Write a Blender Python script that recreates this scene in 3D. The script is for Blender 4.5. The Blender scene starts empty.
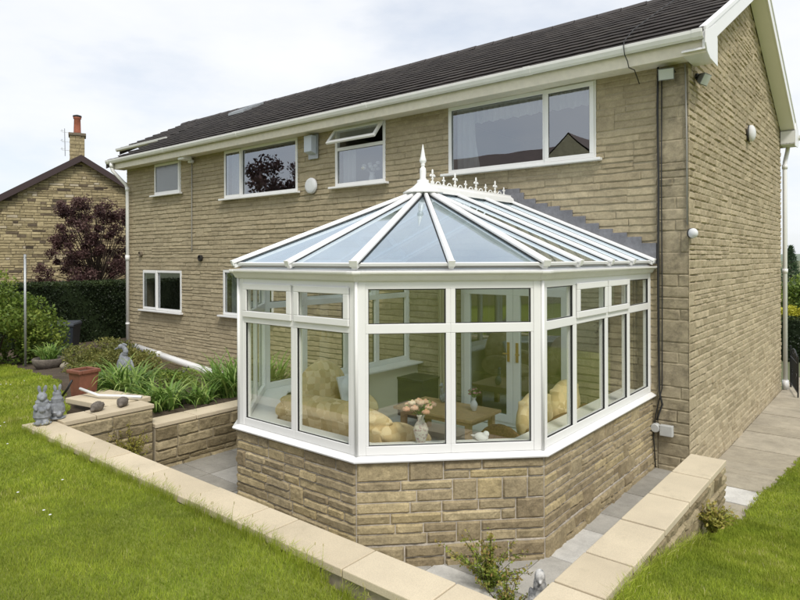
import bpy, bmesh, math, random
import numpy as np
from mathutils import Vector, Matrix, noise
R = math.radians
S = bpy.context.scene
COL = S.collection
random.seed(7); RNG = np.random.default_rng(7)

# ------------------------------------------------------------------ camera
CAM = (1.9788, -7.8367, 2.6)
cd = bpy.data.cameras.new('camera'); cam = bpy.data.objects.new('camera', cd); COL.objects.link(cam)
cam.location = CAM
cam.rotation_euler = (Matrix.Rotation(0.6891, 3, 'Z') @ Matrix.Rotation(R(90), 3, 'X') @ Matrix.Rotation(-0.0032, 3, 'Z')).to_euler()
cd.sensor_width = 36.0; cd.lens = 36.0 * 611.47 / 800.0
cd.shift_y = -(300 - 257.87) / 800.0
cd.clip_end = 4000; cd.clip_start = 0.05
S.camera = cam

# ------------------------------------------------------------------ sky, sun, exposure
SUN_EL, SUN_AZ = R(52), R(122)      # azimuth measured clockwise from +y: the sun stands to the right and a little behind the camera
w = bpy.data.worlds.new('World'); S.world = w; w.use_nodes = True
nt = w.node_tree; nt.nodes.clear()
def N(nt, t, **k):
    n = nt.nodes.new(t)
    for a, b in k.items(): setattr(n, a, b)
    return n
out = N(nt, 'ShaderNodeOutputWorld'); mix = N(nt, 'ShaderNodeMixShader')
sky = N(nt, 'ShaderNodeTexSky', sky_type='NISHITA', sun_disc=False, sun_elevation=SUN_EL, sun_rotation=SUN_AZ)
bg1 = N(nt, 'ShaderNodeBackground'); bg1.inputs[1].default_value = 0.11
bg2 = N(nt, 'ShaderNodeBackground'); bg2.inputs[1].default_value = 1.0
tc = N(nt, 'ShaderNodeTexCoord'); mp = N(nt, 'ShaderNodeMapping'); mp.inputs['Scale'].default_value = (1.0, 1.0, 2.6)
mp.inputs['Location'].default_value = (0.37, 0.1, 0.2)
nz = N(nt, 'ShaderNodeTexNoise'); nz.inputs['Scale'].default_value = 1.9; nz.inputs['Detail'].default_value = 7; nz.inputs['Roughness'].default_value = 0.55
rp = N(nt, 'ShaderNodeValToRGB'); rp.color_ramp.elements[0].position = 0.36; rp.color_ramp.elements[0].color = (0.60, 0.63, 0.675, 1)
rp.color_ramp.elements[1].position = 0.62; rp.color_ramp.elements[1].color = (0.715, 0.72, 0.73, 1)
rp2 = N(nt, 'ShaderNodeValToRGB'); rp2.color_ramp.elements[0].position = 0.30; rp2.color_ramp.elements[0].color = (0.62, 0.62, 0.62, 1)
rp2.color_ramp.elements[1].position = 0.52; rp2.color_ramp.elements[1].color = (0.93, 0.93, 0.93, 1)
nt.links.new(tc.outputs['Generated'], mp.inputs[0]); nt.links.new(mp.outputs[0], nz.inputs['Vector'])
nt.links.new(nz.outputs[0], rp.inputs[0]); nt.links.new(nz.outputs[0], rp2.inputs[0])
nt.links.new(sky.outputs[0], bg1.inputs[0]); nt.links.new(rp.outputs[0], bg2.inputs[0])
nt.links.new(rp2.outputs[0], mix.inputs[0]); nt.links.new(bg1.outputs[0], mix.inputs[1]); nt.links.new(bg2.outputs[0], mix.inputs[2])
nt.links.new(mix.outputs[0], out.inputs[0])
sd = bpy.data.lights.new('sun', 'SUN'); sun = bpy.data.objects.new('sun', sd); COL.objects.link(sun)
sd.energy = 1.8; sd.angle = R(14); sd.color = (1.0, 0.95, 0.87)
sv = Vector((math.sin(SUN_AZ) * math.cos(SUN_EL), math.cos(SUN_AZ) * math.cos(SUN_EL), math.sin(SUN_EL)))
sun.rotation_euler = sv.to_track_quat('Z', 'Y').to_euler(); sun.location = (10, -10, 20)
S.render.engine = 'CYCLES'
S.view_settings.view_transform = 'Standard'; S.view_settings.look = 'None'; S.view_settings.gamma = 1
S.view_settings.exposure = 0.55; S.view_settings.use_curve_mapping = False
S.cycles.transparent_max_bounces = 24; S.cycles.max_bounces = 10; S.cycles.glossy_bounces = 5

# ------------------------------------------------------------------ materials
def mat(name, col=(.5, .5, .5), rough=.6, spec=.5, metal=0.0, noise_scale=None, noise_amt=.2, bump=0.0, bump_scale=60, attr=None, ramp=None, trans=0.0, stain=None, sheen=None):
    m = bpy.data.materials.new(name); m.use_nodes = True; t = m.node_tree
    b = t.nodes['Principled BSDF']; b.inputs['Roughness'].default_value = rough
    b.inputs['Specular IOR Level'].default_value = spec; b.inputs['Metallic'].default_value = metal
    co = N(t, 'ShaderNodeTexCoord'); src = None
    if attr:
        a = N(t, 'ShaderNodeAttribute', attribute_name=attr); r = N(t, 'ShaderNodeValToRGB')
        els = r.color_ramp.elements
        while len(els) < len(ramp): els.new(.5)
        for i, (p, c) in enumerate(ramp): els[i].position = p; els[i].color = (*c, 1)
        t.links.new(a.outputs['Fac'], r.inputs[0]); src = r.outputs[0]
    else:
        rgb = N(t, 'ShaderNodeRGB'); rgb.outputs[0].default_value = (*col, 1); src = rgb.outputs[0]
    def nmul(src, sc, amt, detail=5, dist=0):
        n = N(t, 'ShaderNodeTexNoise'); n.inputs['Scale'].default_value = sc; n.inputs['Detail'].default_value = detail; n.inputs['Roughness'].default_value = .65
        n.inputs['Distortion'].default_value = dist
        t.links.new(co.outputs['Object'], n.inputs['Vector'])
        mr = N(t, 'ShaderNodeMapRange'); mr.inputs[1].default_value = .3; mr.inputs[2].default_value = .7
        mr.inputs[3].default_value = 1 - amt; mr.inputs[4].default_value = 1 + amt; t.links.new(n.outputs[0], mr.inputs[0])
        x = N(t, 'ShaderNodeMix', data_type='RGBA', blend_type='MULTIPLY'); x.inputs[0].default_value = 1
        cb = N(t, 'ShaderNodeCombineColor')
        for i in range(3): t.links.new(mr.outputs[0], cb.inputs[i])
        t.links.new(src, x.inputs[6]); t.links.new(cb.outputs[0], x.inputs[7]); return x.outputs[2]
    if noise_scale:
        scs = noise_scale if isinstance(noise_scale, (list, tuple)) else [noise_scale]
        am = noise_amt if isinstance(noise_amt, (list, tuple)) else [noise_amt] * len(scs)
        for s_, a_ in zip(scs, am): src = nmul(src, s_, a_)
    if stain:       # (colour, scale, threshold, amount): blotches of dirt or lichen
        c, sc, th, am = stain
        n = N(t, 'ShaderNodeTexNoise'); n.inputs['Scale'].default_value = sc; n.inputs['Detail'].default_value = 8; n.inputs['Roughness'].default_value = .7
        t.links.new(co.outputs['Object'], n.inputs['Vector'])
        mr = N(t, 'ShaderNodeMapRange'); mr.inputs[1].default_value = th; mr.inputs[2].default_value = th + .12; mr.inputs[3].default_value = 0; mr.inputs[4].default_value = am
        t.links.new(n.outputs[0], mr.inputs[0])
        x = N(t, 'ShaderNodeMix', data_type='RGBA'); t.links.new(mr.outputs[0], x.inputs[0]); t.links.new(src, x.inputs[6]); x.inputs[7].default_value = (*c, 1); src = x.outputs[2]
    t.links.new(src, b.inputs['Base Color'])
    if bump:
        n = N(t, 'ShaderNodeTexNoise'); n.inputs['Scale'].default_value = bump_scale; n.inputs['Detail'].default_value = 6; n.inputs['Roughness'].default_value = .7
        t.links.new(co.outputs['Object'], n.inputs['Vector'])
        bp = N(t, 'ShaderNodeBump'); bp.inputs['Strength'].default_value = bump; bp.inputs['Distance'].default_value = .01
        t.links.new(n.outputs[0], bp.inputs['Height']); t.links.new(bp.outputs[0], b.inputs['Normal'])
    if trans:
        o = t.nodes['Material Output']; tr = N(t, 'ShaderNodeBsdfTranslucent'); t.links.new(src, tr.inputs[0])
        mx = N(t, 'ShaderNodeMixShader'); mx.inputs[0].default_value = trans
        t.links.new(b.outputs[0], mx.inputs[1]); t.links.new(tr.outputs[0], mx.inputs[2]); t.links.new(mx.outputs[0], o.inputs[0])
    return m
def glass(name, tint, refl, gcol=(1, 1, 1), rough=0.0, body=0.0, bodycol=(.8, .85, .9), trl=False):
    m = bpy.data.materials.new(name); m.use_nodes = True; t = m.node_tree; t.nodes.clear()
    o = N(t, 'ShaderNodeOutputMaterial'); tr = N(t, 'ShaderNodeBsdfTransparent'); tr.inputs[0].default_value = (*tint, 1)
    gl = N(t, 'ShaderNodeBsdfGlossy'); gl.inputs[0].default_value = (*gcol, 1); gl.inputs['Roughness'].default_value = rough
    fr = N(t, 'ShaderNodeLayerWeight'); fr.inputs[0].default_value = .22
    ad = N(t, 'ShaderNodeMath', operation='MULTIPLY_ADD'); ad.inputs[1].default_value = 1.0; ad.inputs[2].default_value = refl; ad.use_clamp = True
    geo = N(t, 'ShaderNodeNewGeometry'); nz_ = N(t, 'ShaderNodeTexNoise'); nz_.inputs['Scale'].default_value = 1.3; nz_.inputs['Detail'].default_value = 1
    bp = N(t, 'ShaderNodeBump'); bp.inputs['Strength'].default_value = .05; bp.inputs['Distance'].default_value = .03
    t.links.new(geo.outputs['Position'], nz_.inputs['Vector']); t.links.new(nz_.outputs[0], bp.inputs['Height']); t.links.new(bp.outputs[0], gl.inputs['Normal'])
    t.links.new(fr.outputs['Fresnel'], ad.inputs[0]); mx = N(t, 'ShaderNodeMixShader')
    fb = N(t, 'ShaderNodeMath', operation='SUBTRACT'); fb.inputs[0].default_value = 1; t.links.new(geo.outputs['Backfacing'], fb.inputs[1])      # the far face of each sheet is clear
    mm = N(t, 'ShaderNodeMath', operation='MULTIPLY'); t.links.new(ad.outputs[0], mm.inputs[0]); t.links.new(fb.outputs[0], mm.inputs[1]); t.links.new(mm.outputs[0], mx.inputs[0])
    tm = N(t, 'ShaderNodeMix', data_type='RGBA'); tm.inputs[6].default_value = (*tint, 1); tm.inputs[7].default_value = (1, 1, 1, 1)
    t.links.new(geo.outputs['Backfacing'], tm.inputs[0]); t.links.new(tm.outputs[2], tr.inputs[0])
    last = tr.outputs[0]
    if body:
        df = N(t, 'ShaderNodeBsdfTranslucent' if trl else 'ShaderNodeBsdfDiffuse'); df.inputs[0].default_value = (*bodycol, 1)
        m2 = N(t, 'ShaderNodeMixShader'); m2.inputs[0].default_value = body
        t.links.new(tr.outputs[0], m2.inputs[1]); t.links.new(df.outputs[0], m2.inputs[2]); last = m2.outputs[0]
    t.links.new(last, mx.inputs[1]); t.links.new(gl.outputs[0], mx.inputs[2]); t.links.new(mx.outputs[0], o.inputs[0])
    return m

STONE = [(0, (.325, .272, .178)), (.3, (.360, .303, .200)), (.7, (.378, .320, .213)), (1, (.405, .345, .230))]
M = {}
M['facade'] = mat('facade_stone', attr='blk', ramp=STONE, rough=.92, spec=.2, noise_scale=[1.1, 9, 45], noise_amt=[.10, .13, .14], bump=.5, bump_scale=55, stain=((.13, .105, .075), 2.2, .60, .45))
M['gable'] = mat('gable_stone', attr='blk', ramp=[(0, (.33, .275, .178)), (.4, (.385, .324, .217)), (1, (.44, .372, .250))], rough=.92, spec=.2, noise_scale=[.9, 11, 50], noise_amt=[.08, .14, .16], bump=.7, bump_scale=50)
M['quoin'] = mat('corner_stone', attr='blk', ramp=[(0, (.31, .265, .18)), (1, (.36, .308, .212))], rough=.95, spec=.2, noise_scale=[2.5, 14, 60], noise_amt=[.22, .15, .12], bump=.5, bump_scale=45, stain=((.085, .072, .055), 3.0, .52, .55))
M['dwarf'] = mat('dwarf_wall_stone', attr='blk', ramp=[(0, (.265, .212, .130)), (.25, (.315, .255, .155)), (.7, (.355, .292, .178)), (.9, (.41, .33, .18)), (1, (.44, .365, .225))], rough=.9, spec=.25, noise_scale=[3, 16, 60], noise_amt=[.16, .20, .18], bump=.8, bump_scale=42, stain=((.58, .54, .50), 7, .675, .5))
M['mortar'] = mat('mortar', (.36, .31, .22), rough=.95, noise_scale=20, noise_amt=.15)
M['mortar_pale'] = mat('pale_mortar', (.52, .47, .40), rough=.95, noise_scale=[6, 30], noise_amt=[.25, .2])
M['mortar_dark'] = mat('dark_mortar', (.17, .14, .10), rough=.95, noise_scale=20, noise_amt=.2)
M['retain'] = mat('retaining_stone', attr='blk', ramp=[(0, (.21, .17, .10)), (.5, (.31, .255, .155)), (1, (.42, .35, .22))], rough=.95, spec=.2, noise_scale=[3, 18, 60], noise_amt=[.22, .22, .15], bump=.9, bump_scale=40, stain=((.10, .105, .05), 3.0, .55, .5))
M['old'] = mat('old_stone', attr='blk', ramp=[(0, (.08, .062, .045)), (.07, (.15, .115, .075)), (.14, (.29, .235, .135)), (.6, (.38, .315, .18)), (.95, (.44, .365, .215)), (1, (.47, .41, .31))], rough=.95, noise_scale=[1, 8], noise_amt=[.12, .18], bump=.6, bump_scale=20)
M['coping'] = mat('buff_coping', (.61, .50, .335), rough=.85, noise_scale=[2.2, 150], noise_amt=[.09, .14], bump=.25, bump_scale=120, attr='blk', ramp=[(0, (.52, .44, .31)), (1, (.61, .525, .38))], stain=((.36, .31, .21), 3.2, .58, .42))
M['upvc'] = mat('white_upvc', (.80, .80, .79), rough=.28, spec=.5, noise_scale=3, noise_amt=.02)
M['gutter'] = mat('white_gutter', (.77, .765, .74), rough=.35, noise_scale=[2.5, 9], noise_amt=[.04, .03], stain=((.50, .50, .42), 6, .64, .35))
M['fascia'] = mat('cream_fascia', (.74, .69, .58), rough=.5, noise_scale=[1.5, 12], noise_amt=[.07, .05])
M['rubber'] = mat('black_rubber', (.015, .015, .015), rough=.6)
M['tile'] = mat('roof_tile', attr='blk', ramp=[(0, (.056, .050, .049)), (.5, (.068, .060, .058)), (1, (.082, .073, .068))], rough=.7, spec=.4, noise_scale=[.7, 6, 40], noise_amt=[.10, .10, .12], bump=.4, bump_scale=60, stain=((.15, .135, .11), 5, .66, .4))
M['lead'] = mat('lead_sheet', (.185, .185, .20), rough=.55, metal=.25, noise_scale=[5, 25], noise_amt=[.25, .15], bump=.3, bump_scale=20, stain=((.33, .34, .36), 6, .63, .35))
M['housepane'] = glass('house_glass', (.66, .69, .69), .27, gcol=(.88, .93, 1.0))
M['frosted'] = glass('frosted_glass', (.5, .52, .52), .12, rough=.25, body=.55, bodycol=(.15, .18, .18))
M['conpane'] = glass('conservatory_glass', (.94, .96, .91), .115, gcol=(.97, 1, .92))
M['roofglass'] = glass('blue_roof_glass', (.60, .72, .80), .44, gcol=(.84, .93, 1.0), rough=.02, body=.10, bodycol=(.62, .76, .90))
M['brass'] = mat('brass', (.62, .42, .14), rough=.3, metal=.9)
M['plaster'] = mat('cream_plaster', (.70, .67, .54), rough=.9)
M['roomwall'] = mat('room_wall', (.42, .38, .32), rough=.9)
M['darkroom'] = mat('room_dark', (.10, .09, .08), rough=.9)
M['tilefloor'] = mat('pale_floor_tile', (.68, .67, .62), rough=.35, noise_scale=4, noise_amt=.06)
M['beige'] = mat('beige_curtain_cloth', (.55, .50, .34), rough=.9, trans=.2)
M['net'] = mat('net_curtain', (.86, .87, .88), rough=.9, trans=.5)
M['soil'] = mat('soil', (.075, .055, .035), rough=1, noise_scale=[4, 30], noise_amt=[.3, .3], bump=1, bump_scale=25)
M['paving'] = mat('grey_paving', attr='blk', ramp=[(0, (.27, .255, .22)), (.45, (.36, .345, .31)), (.8, (.43, .415, .38)), (1, (.56, .55, .52))], rough=.9, noise_scale=[1.8, 9, 70], noise_amt=[.14, .12, .1], bump=.2, bump_scale=50, stain=((.14, .13, .10), 2.4, .60, .45))
M['pathslab'] = mat('path_slab', attr='blk', ramp=[(0, (.34, .30, .225)), (.7, (.43, .385, .30)), (.8, (.47, .425, .335)), (1, (.62, .61, .58))], rough=.95, noise_scale=[1.4, 8, 60], noise_amt=[.16, .14, .1], bump=.3, bump_scale=50, stain=((.13, .12, .085), 2.0, .58, .45))
M['joint'] = mat('joint_sand', (.10, .09, .065), rough=1, noise_scale=12, noise_amt=.3)
M['lawn'] = mat('lawn_turf', (.20, .235, .045), rough=1, spec=.1, noise_scale=[.6, 3, 25, 120], noise_amt=[.12, .16, .25, .3], bump=1, bump_scale=90)
M['field'] = mat('far_field', (.13, .145, .07), rough=1, noise_scale=.05, noise_amt=.2)
M['blade'] = mat('grass_blade', attr='blk', ramp=[(0, (.185, .25, .026)), (.35, (.285, .36, .036)), (.75, (.39, .445, .056)), (.93, (.50, .52, .12)), (1, (.60, .54, .28))], rough=.7, spec=.25, noise_scale=[.7, 2.8], noise_amt=[.15, .20], trans=.35)
def leafmat(name, lo, mid, hi, trans=.3, rough=.55):
    return mat(name, attr='blk', ramp=[(0, lo), (.5, mid), (1, hi)], rough=rough, spec=.35, trans=trans)
M['lily'] = leafmat('strap_leaf', (.07, .14, .025), (.15, .27, .05), (.36, .46, .13), .3, .4)
M['shrub'] = leafmat('shrub_leaf', (.06, .10, .02), (.15, .225, .035), (.34, .40, .08))
M['hebe'] = leafmat('hebe_leaf', (.09, .10, .025), (.19, .20, .05), (.36, .32, .10))
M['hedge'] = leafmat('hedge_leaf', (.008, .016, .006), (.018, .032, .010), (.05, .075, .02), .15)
M['gold'] = leafmat('golden_leaf', (.30, .29, .02), (.52, .50, .04), (.72, .66, .10))
M['purple'] = leafmat('purple_leaf', (.040, .018, .018), (.092, .046, .044), (.22, .135, .12), .25)
M['tree'] = leafmat('tree_leaf', (.02, .04, .01), (.04, .07, .015), (.08, .12, .03))
M['conifer'] = leafmat('conifer_leaf', (.03, .06, .03), (.06, .11, .05), (.13, .19, .09))
M['herb'] = leafmat('herb_leaf', (.13, .19, .03), (.26, .33, .05), (.42, .26, .10))
M['weed'] = leafmat('weed_leaf', (.20, .22, .03), (.34, .33, .06), (.46, .36, .12))
M['bark'] = mat('bark', (.07, .05, .035), rough=.95, noise_scale=12, noise_amt=.3, bump=.8, bump_scale=20)
M['terracotta'] = mat('terracotta', (.20, .075, .045), rough=.7, noise_scale=[5, 25], noise_amt=[.15, .1])
M['statue'] = mat('grey_stoneware', (.235, .25, .27), rough=.85, noise_scale=[8, 35], noise_amt=[.3, .22], bump=.4, bump_scale=70, stain=((.52, .53, .55), 9, .56, .65))
M['birdstone'] = mat('whitened_stone', (.20, .205, .21), rough=.85, noise_scale=[8, 35], noise_amt=[.3, .22], bump=.4, bump_scale=70, stain=((.72, .71, .68), 7, .47, .85))
M['palestone'] = mat('pale_stone', (.60, .52, .36), rough=.9, noise_scale=[2, 9], noise_amt=[.2, .2])
M['browntile'] = mat('brown_tile', (.15, .11, .095), rough=.8, noise_scale=[3, 12], noise_amt=[.2, .25])
M['lamphousing'] = mat('dark_lamp_housing', (.16, .165, .165), rough=.5)
M['rock'] = mat('brown_rock', (.14, .12, .10), rough=.95, noise_scale=[9, 30], noise_amt=[.35, .3], bump=.8, bump_scale=50)
M['bin'] = mat('bin_plastic', (.030, .038, .050), rough=.45, noise_scale=6, noise_amt=.1)
M['brownbin'] = mat('brown_plastic', (.05, .028, .018), rough=.5)
M['iron'] = mat('black_iron', (.012, .012, .013), rough=.45)
M['galv'] = mat('galvanised_steel', (.38, .40, .41), rough=.45, metal=.6, noise_scale=20, noise_amt=.1)
M['alu'] = mat('grey_lamp_housing', (.50, .51, .50), rough=.5, noise_scale=10, noise_amt=.08)
M['lampglass'] = mat('lamp_glass', (.55, .58, .57), rough=.15)
M['cable'] = mat('black_cable', (.02, .02, .02), rough=.6)
M['cablegrey'] = mat('grey_cable', (.30, .29, .26), rough=.6)
M['wood'] = mat('pine_wood', (.50, .33, .17), rough=.4, noise_scale=[2, 18], noise_amt=[.1, .12])
M['wicker'] = mat('wicker', (.20, .11, .045), rough=.7, noise_scale=45, noise_amt=.4, bump=1, bump_scale=80)
M['cushion'] = mat('white_cushion', (.68, .69, .70), rough=.9, noise_scale=8, noise_amt=.06)
M['blackbox'] = mat('black_enamel', (.02, .022, .02), rough=.35)
M['china'] = mat('china', (.55, .53, .46), rough=.2, stain=((.24, .10, .14), 34, .50, .85))
M['rose'] = mat('peach_rose', attr='blk', ramp=[(0, (.72, .40, .27)), (.5, (.84, .60, .45)), (1, (.90, .78, .62))], rough=.8, trans=.2)
M['yellow'] = mat('yellow_fabric', (.54, .43, .19), rough=.9, noise_scale=[5, 20], noise_amt=[.25, .2])
M['alarm'] = mat('alarm_box_plastic', (.52, .57, .64), rough=.3)
M['darkboard'] = mat('dark_bargeboard', (.040, .022, .022), rough=.6)
M['pot'] = mat('chimney_pot', (.36, .12, .07), rough=.8, noise_scale=8, noise_amt=.2)
M['hill'] = mat('far_hill', (.16, .20, .15), rough=1, noise_scale=.01, noise_amt=.2)
M['vent'] = mat('vent_black', (.02, .018, .016), rough=.6)
def plaid():
    m = bpy.data.materials.new('plaid_fabric'); m.use_nodes = True; t = m.node_tree; b = t.nodes['Principled BSDF']; b.inputs['Roughness'].default_value = .95
    co = N(t, 'ShaderNodeTexCoord'); mp = N(t, 'ShaderNodeMapping'); mp.inputs['Rotation'].default_value = (.1, .1, .2); dn = N(t, 'ShaderNodeTexNoise'); dn.inputs['Scale'].default_value = 7; t.links.new(co.outputs['Object'], dn.inputs['Vector'])
    vm = N(t, 'ShaderNodeMix', data_type='VECTOR'); vm.inputs[0].default_value = .10; t.links.new(co.outputs['Object'], vm.inputs[4]); t.links.new(dn.outputs['Color'], vm.inputs[5]); t.links.new(vm.outputs[1], mp.inputs[0])
    ck = N(t, 'ShaderNodeTexChecker'); ck.inputs['Scale'].default_value = 13; ck.inputs[1].default_value = (.74, .62, .40, 1); ck.inputs[2].default_value = (.67, .53, .31, 1)
    ck2 = N(t, 'ShaderNodeTexChecker'); ck2.inputs['Scale'].default_value = 6.5; ck2.inputs[1].default_value = (1, .96, .9, 1); ck2.inputs[2].default_value = (.82, .77, .66, 1)
    t.links.new(mp.outputs[0], ck.inputs[0]); t.links.new(mp.outputs[0], ck2.inputs[0])
    x = N(t, 'ShaderNodeMix', data_type='RGBA', blend_type='MULTIPLY'); x.inputs[0].default_value = 1
    t.links.new(ck.outputs[0], x.inputs[6]); t.links.new(ck2.outputs[0], x.inputs[7]); t.links.new(x.outputs[2], b.inputs['Base Color'])
    return m
M['plaid'] = plaid()

# ------------------------------------------------------------------ helpers
def rawmesh(name, V, F, material, parent=None, attr=None, smooth=False):
    me = bpy.data.meshes.new(name)
    if isinstance(V, np.ndarray) and isinstance(F, np.ndarray):
        n = F.shape[1]; me.vertices.add(len(V)); me.vertices.foreach_set('co', V.astype(np.float32).ravel())
        me.loops.add(F.size); me.loops.foreach_set('vertex_index', F.astype(np.int32).ravel())
        me.polygons.add(len(F)); me.polygons.foreach_set('loop_start', np.arange(0, F.size, n, dtype=np.int32))
        me.update(calc_edges=True)
    else: me.from_pydata(V, [], F)
    if attr is not None:
        a = me.attributes.new('blk', 'FLOAT', 'POINT'); a.data.foreach_set('value', np.asarray(attr, dtype=np.float32))
    if material: me.materials.append(material)
    if smooth:
        me.polygons.foreach_set('use_smooth', [True] * len(me.polygons))
    me.update()
    o = bpy.data.objects.new(name, me); COL.objects.link(o)
    if parent: o.parent = parent
    return o
class MB:
    def __init__(s): s.V = []; s.F = []; s.A = []; s.mats = []; s.fm = []; s.cur = 0
    def add(s, vs, fs, a=.5):
        k = len(s.V); s.V += [tuple(v) for v in vs]; s.F += [tuple(i + k for i in f) for f in fs]; s.A += [a] * len(vs); return s
    def obox(s, M4, a=.5):
        vs = [M4 @ Vector((x, y, z)) for x in (-.5, .5) for y in (-.5, .5) for z in (-.5, .5)]
        return s.add(vs, [(0, 1, 3, 2), (4, 6, 7, 5), (0, 4, 5, 1), (2, 3, 7, 6), (0, 2, 6, 4), (1, 5, 7, 3)], a)
    def box(s, x0, x1, y0, y1, z0, z1, a=.5):
        return s.obox(Matrix.Translation(((x0+x1)/2, (y0+y1)/2, (z0+z1)/2)) @ Matrix.Diagonal((abs(x1-x0), abs(y1-y0), abs(z1-z0), 1)), a)
    def bar(s, p, q, wd, ht, up=(0, 0, 1), a=.5, off=0):
        p = Vector(p); q = Vector(q); d = (q - p); L = d.length; d.normalize(); sx = d.cross(Vector(up)).normalized(); u = sx.cross(d)
        m = Matrix((sx * wd, d * L, u * ht)).transposed().to_4x4(); m.translation = (p + q) / 2 + u * off
        return s.obox(m, a)
    def tube(s, pts, r, n=8, a=.5, cap=True):
        pts = [Vector(p) for p in pts]; rs = r if isinstance(r, (list, tuple)) else [r] * len(pts)
        k = len(s.V); prev = None
        for i, p in enumerate(pts):
            t = (pts[min(i+1, len(pts)-1)] - pts[max(i-1, 0)]).normalized()
            if prev is None: u = t.orthogonal().normalized()
            else: u = (prev - t * prev.dot(t)).normalized()
            prev = u; v = t.cross(u)
            for j in range(n):
                an = 2*math.pi*j/n; s.V.append(tuple(p + (u*math.cos(an) + v*math.sin(an)) * rs[i])); s.A.append(a)
        for i in range(len(pts)-1):
            for j in range(n): s.F.append((k+i*n+j, k+i*n+(j+1) % n, k+(i+1)*n+(j+1) % n, k+(i+1)*n+j))
        if cap: s.F.append(tuple(k+j for j in range(n))[::-1]); s.F.append(tuple(k+(len(pts)-1)*n+j for j in range(n)))
        return s
    def lathe(s, prof, c=(0, 0, 0), n=20, a=.5, M4=None):
        k = len(s.V); M4 = M4 or Matrix.Identity(4)
        for (r, z) in prof:
            for j in range(n):
                an = 2*math.pi*j/n; v = M4 @ Vector((r*math.cos(an), r*math.sin(an), z)); s.V.append((v[0]+c[0], v[1]+c[1], v[2]+c[2])); s.A.append(a)
        for i in range(len(prof)-1):
            for j in range(n): s.F.append((k+i*n+j, k+i*n+(j+1) % n, k+(i+1)*n+(j+1) % n, k+(i+1)*n+j))
        s.F.append(tuple(k+j for j in range(n))[::-1]); s.F.append(tuple(k+(len(prof)-1)*n+j for j in range(n)))
        return s
    def ell(s, c, r, rot=(0, 0, 0), n=14, m=9, a=.5):
        from mathutils import Euler
        M3 = Euler(rot).to_matrix(); k = len(s.V)
        for i in range(m+1):
            ph = math.pi*i/m
            for j in range(n):
                th = 2*math.pi*j/n; v = M3 @ Vector((r[0]*math.sin(ph)*math.cos(th), r[1]*math.sin(ph)*math.sin(th), r[2]*math.cos(ph)))
                s.V.append((c[0]+v[0], c[1]+v[1], c[2]+v[2])); s.A.append(a)
        for i in range(m):
            for j in range(n): s.F.append((k+i*n+j, k+(i+1)*n+j, k+(i+1)*n+(j+1) % n, k+i*n+(j+1) % n))
        return s
    def sweep(s, prof, path, up=(0, 0, 1), a=.5, closed=True, cap=True):
        # prof: (out, up) pairs; path: polyline in a horizontal plane; mitred; 'out' is to the right of travel
        path = [Vector(p) for p in path]; k = len(s.V); n = len(prof); up = Vector(up)
        for i, p in enumerate(path):
            d1 = (p - path[i-1]).normalized() if i > 0 else None; d2 = (path[i+1] - p).normalized() if i < len(path)-1 else None
            if d1 is None: d1 = d2
            if d2 is None: d2 = d1
            n1 = d1.cross(up).normalized(); n2 = d2.cross(up).normalized(); b = (n1 + n2).normalized(); b = b / max(.3, b.dot(n1))
            for (o_, u_) in prof: s.V.append(tuple(p + b*o_ + up*u_)); s.A.append(a)
        rng = range(n) if closed else range(n-1)
        for i in range(len(path)-1):
            for j in rng: s.F.append((k+i*n+j, k+i*n+(j+1) % n, k+(i+1)*n+(j+1) % n, k+(i+1)*n+j))
        if cap and closed: s.F.append(tuple(k+j for j in range(n))); s.F.append(tuple(k+(len(path)-1)*n+j for j in range(n))[::-1])
        return s
    def build(s, name, material, parent=None, bevel=0, smooth=False, remesh=None, segs=2, autosm=False, subsurf=0):
        o = rawmesh(name, s.V, s.F, material, parent, attr=s.A, smooth=smooth or bool(remesh))
        bm = bmesh.new(); bm.from_mesh(o.data); bmesh.ops.recalc_face_normals(bm, faces=bm.faces); bm.to_mesh(o.data); bm.free()
        if bevel:
            b = o.modifiers.new('bevel', 'BEVEL'); b.width = bevel; b.segments = segs; b.limit_method = 'ANGLE'; b.angle_limit = R(40); b.harden_normals = False
        if remesh:
            r = o.modifiers.new('remesh', 'REMESH'); r.mode = 'VOXEL'; r.voxel_size = remesh; r.use_smooth_shade = True
            sm = o.modifiers.new('smooth', 'SMOOTH'); sm.iterations = 3; sm.factor = .5
        if subsurf:
            sb = o.modifiers.new('sub', 'SUBSURF'); sb.levels = subsurf; sb.render_levels = subsurf
        return o
def tag(o, label, cat, group=None, kind=None):
    if label: o['label'] = label
    if cat: o['category'] = cat
    if group: o['group'] = group
    if kind: o['kind'] = kind
    return o
def struct(o): o['kind'] = 'structure'; return o
def empty(name, loc=(0, 0, 0), label=None, cat=None, group=None, rz=0):
    o = bpy.data.objects.new(name, None); COL.objects.link(o); o.location = loc; o.rotation_euler = (0, 0, rz); o.empty_display_size = .1
    return tag(o, label, cat, group)
def copy_tree(o, parent=None):
    c = o.copy(); COL.objects.link(c); c.parent = parent
    for ch in list(o.children): copy_tree(ch, c)
    return c

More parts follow.
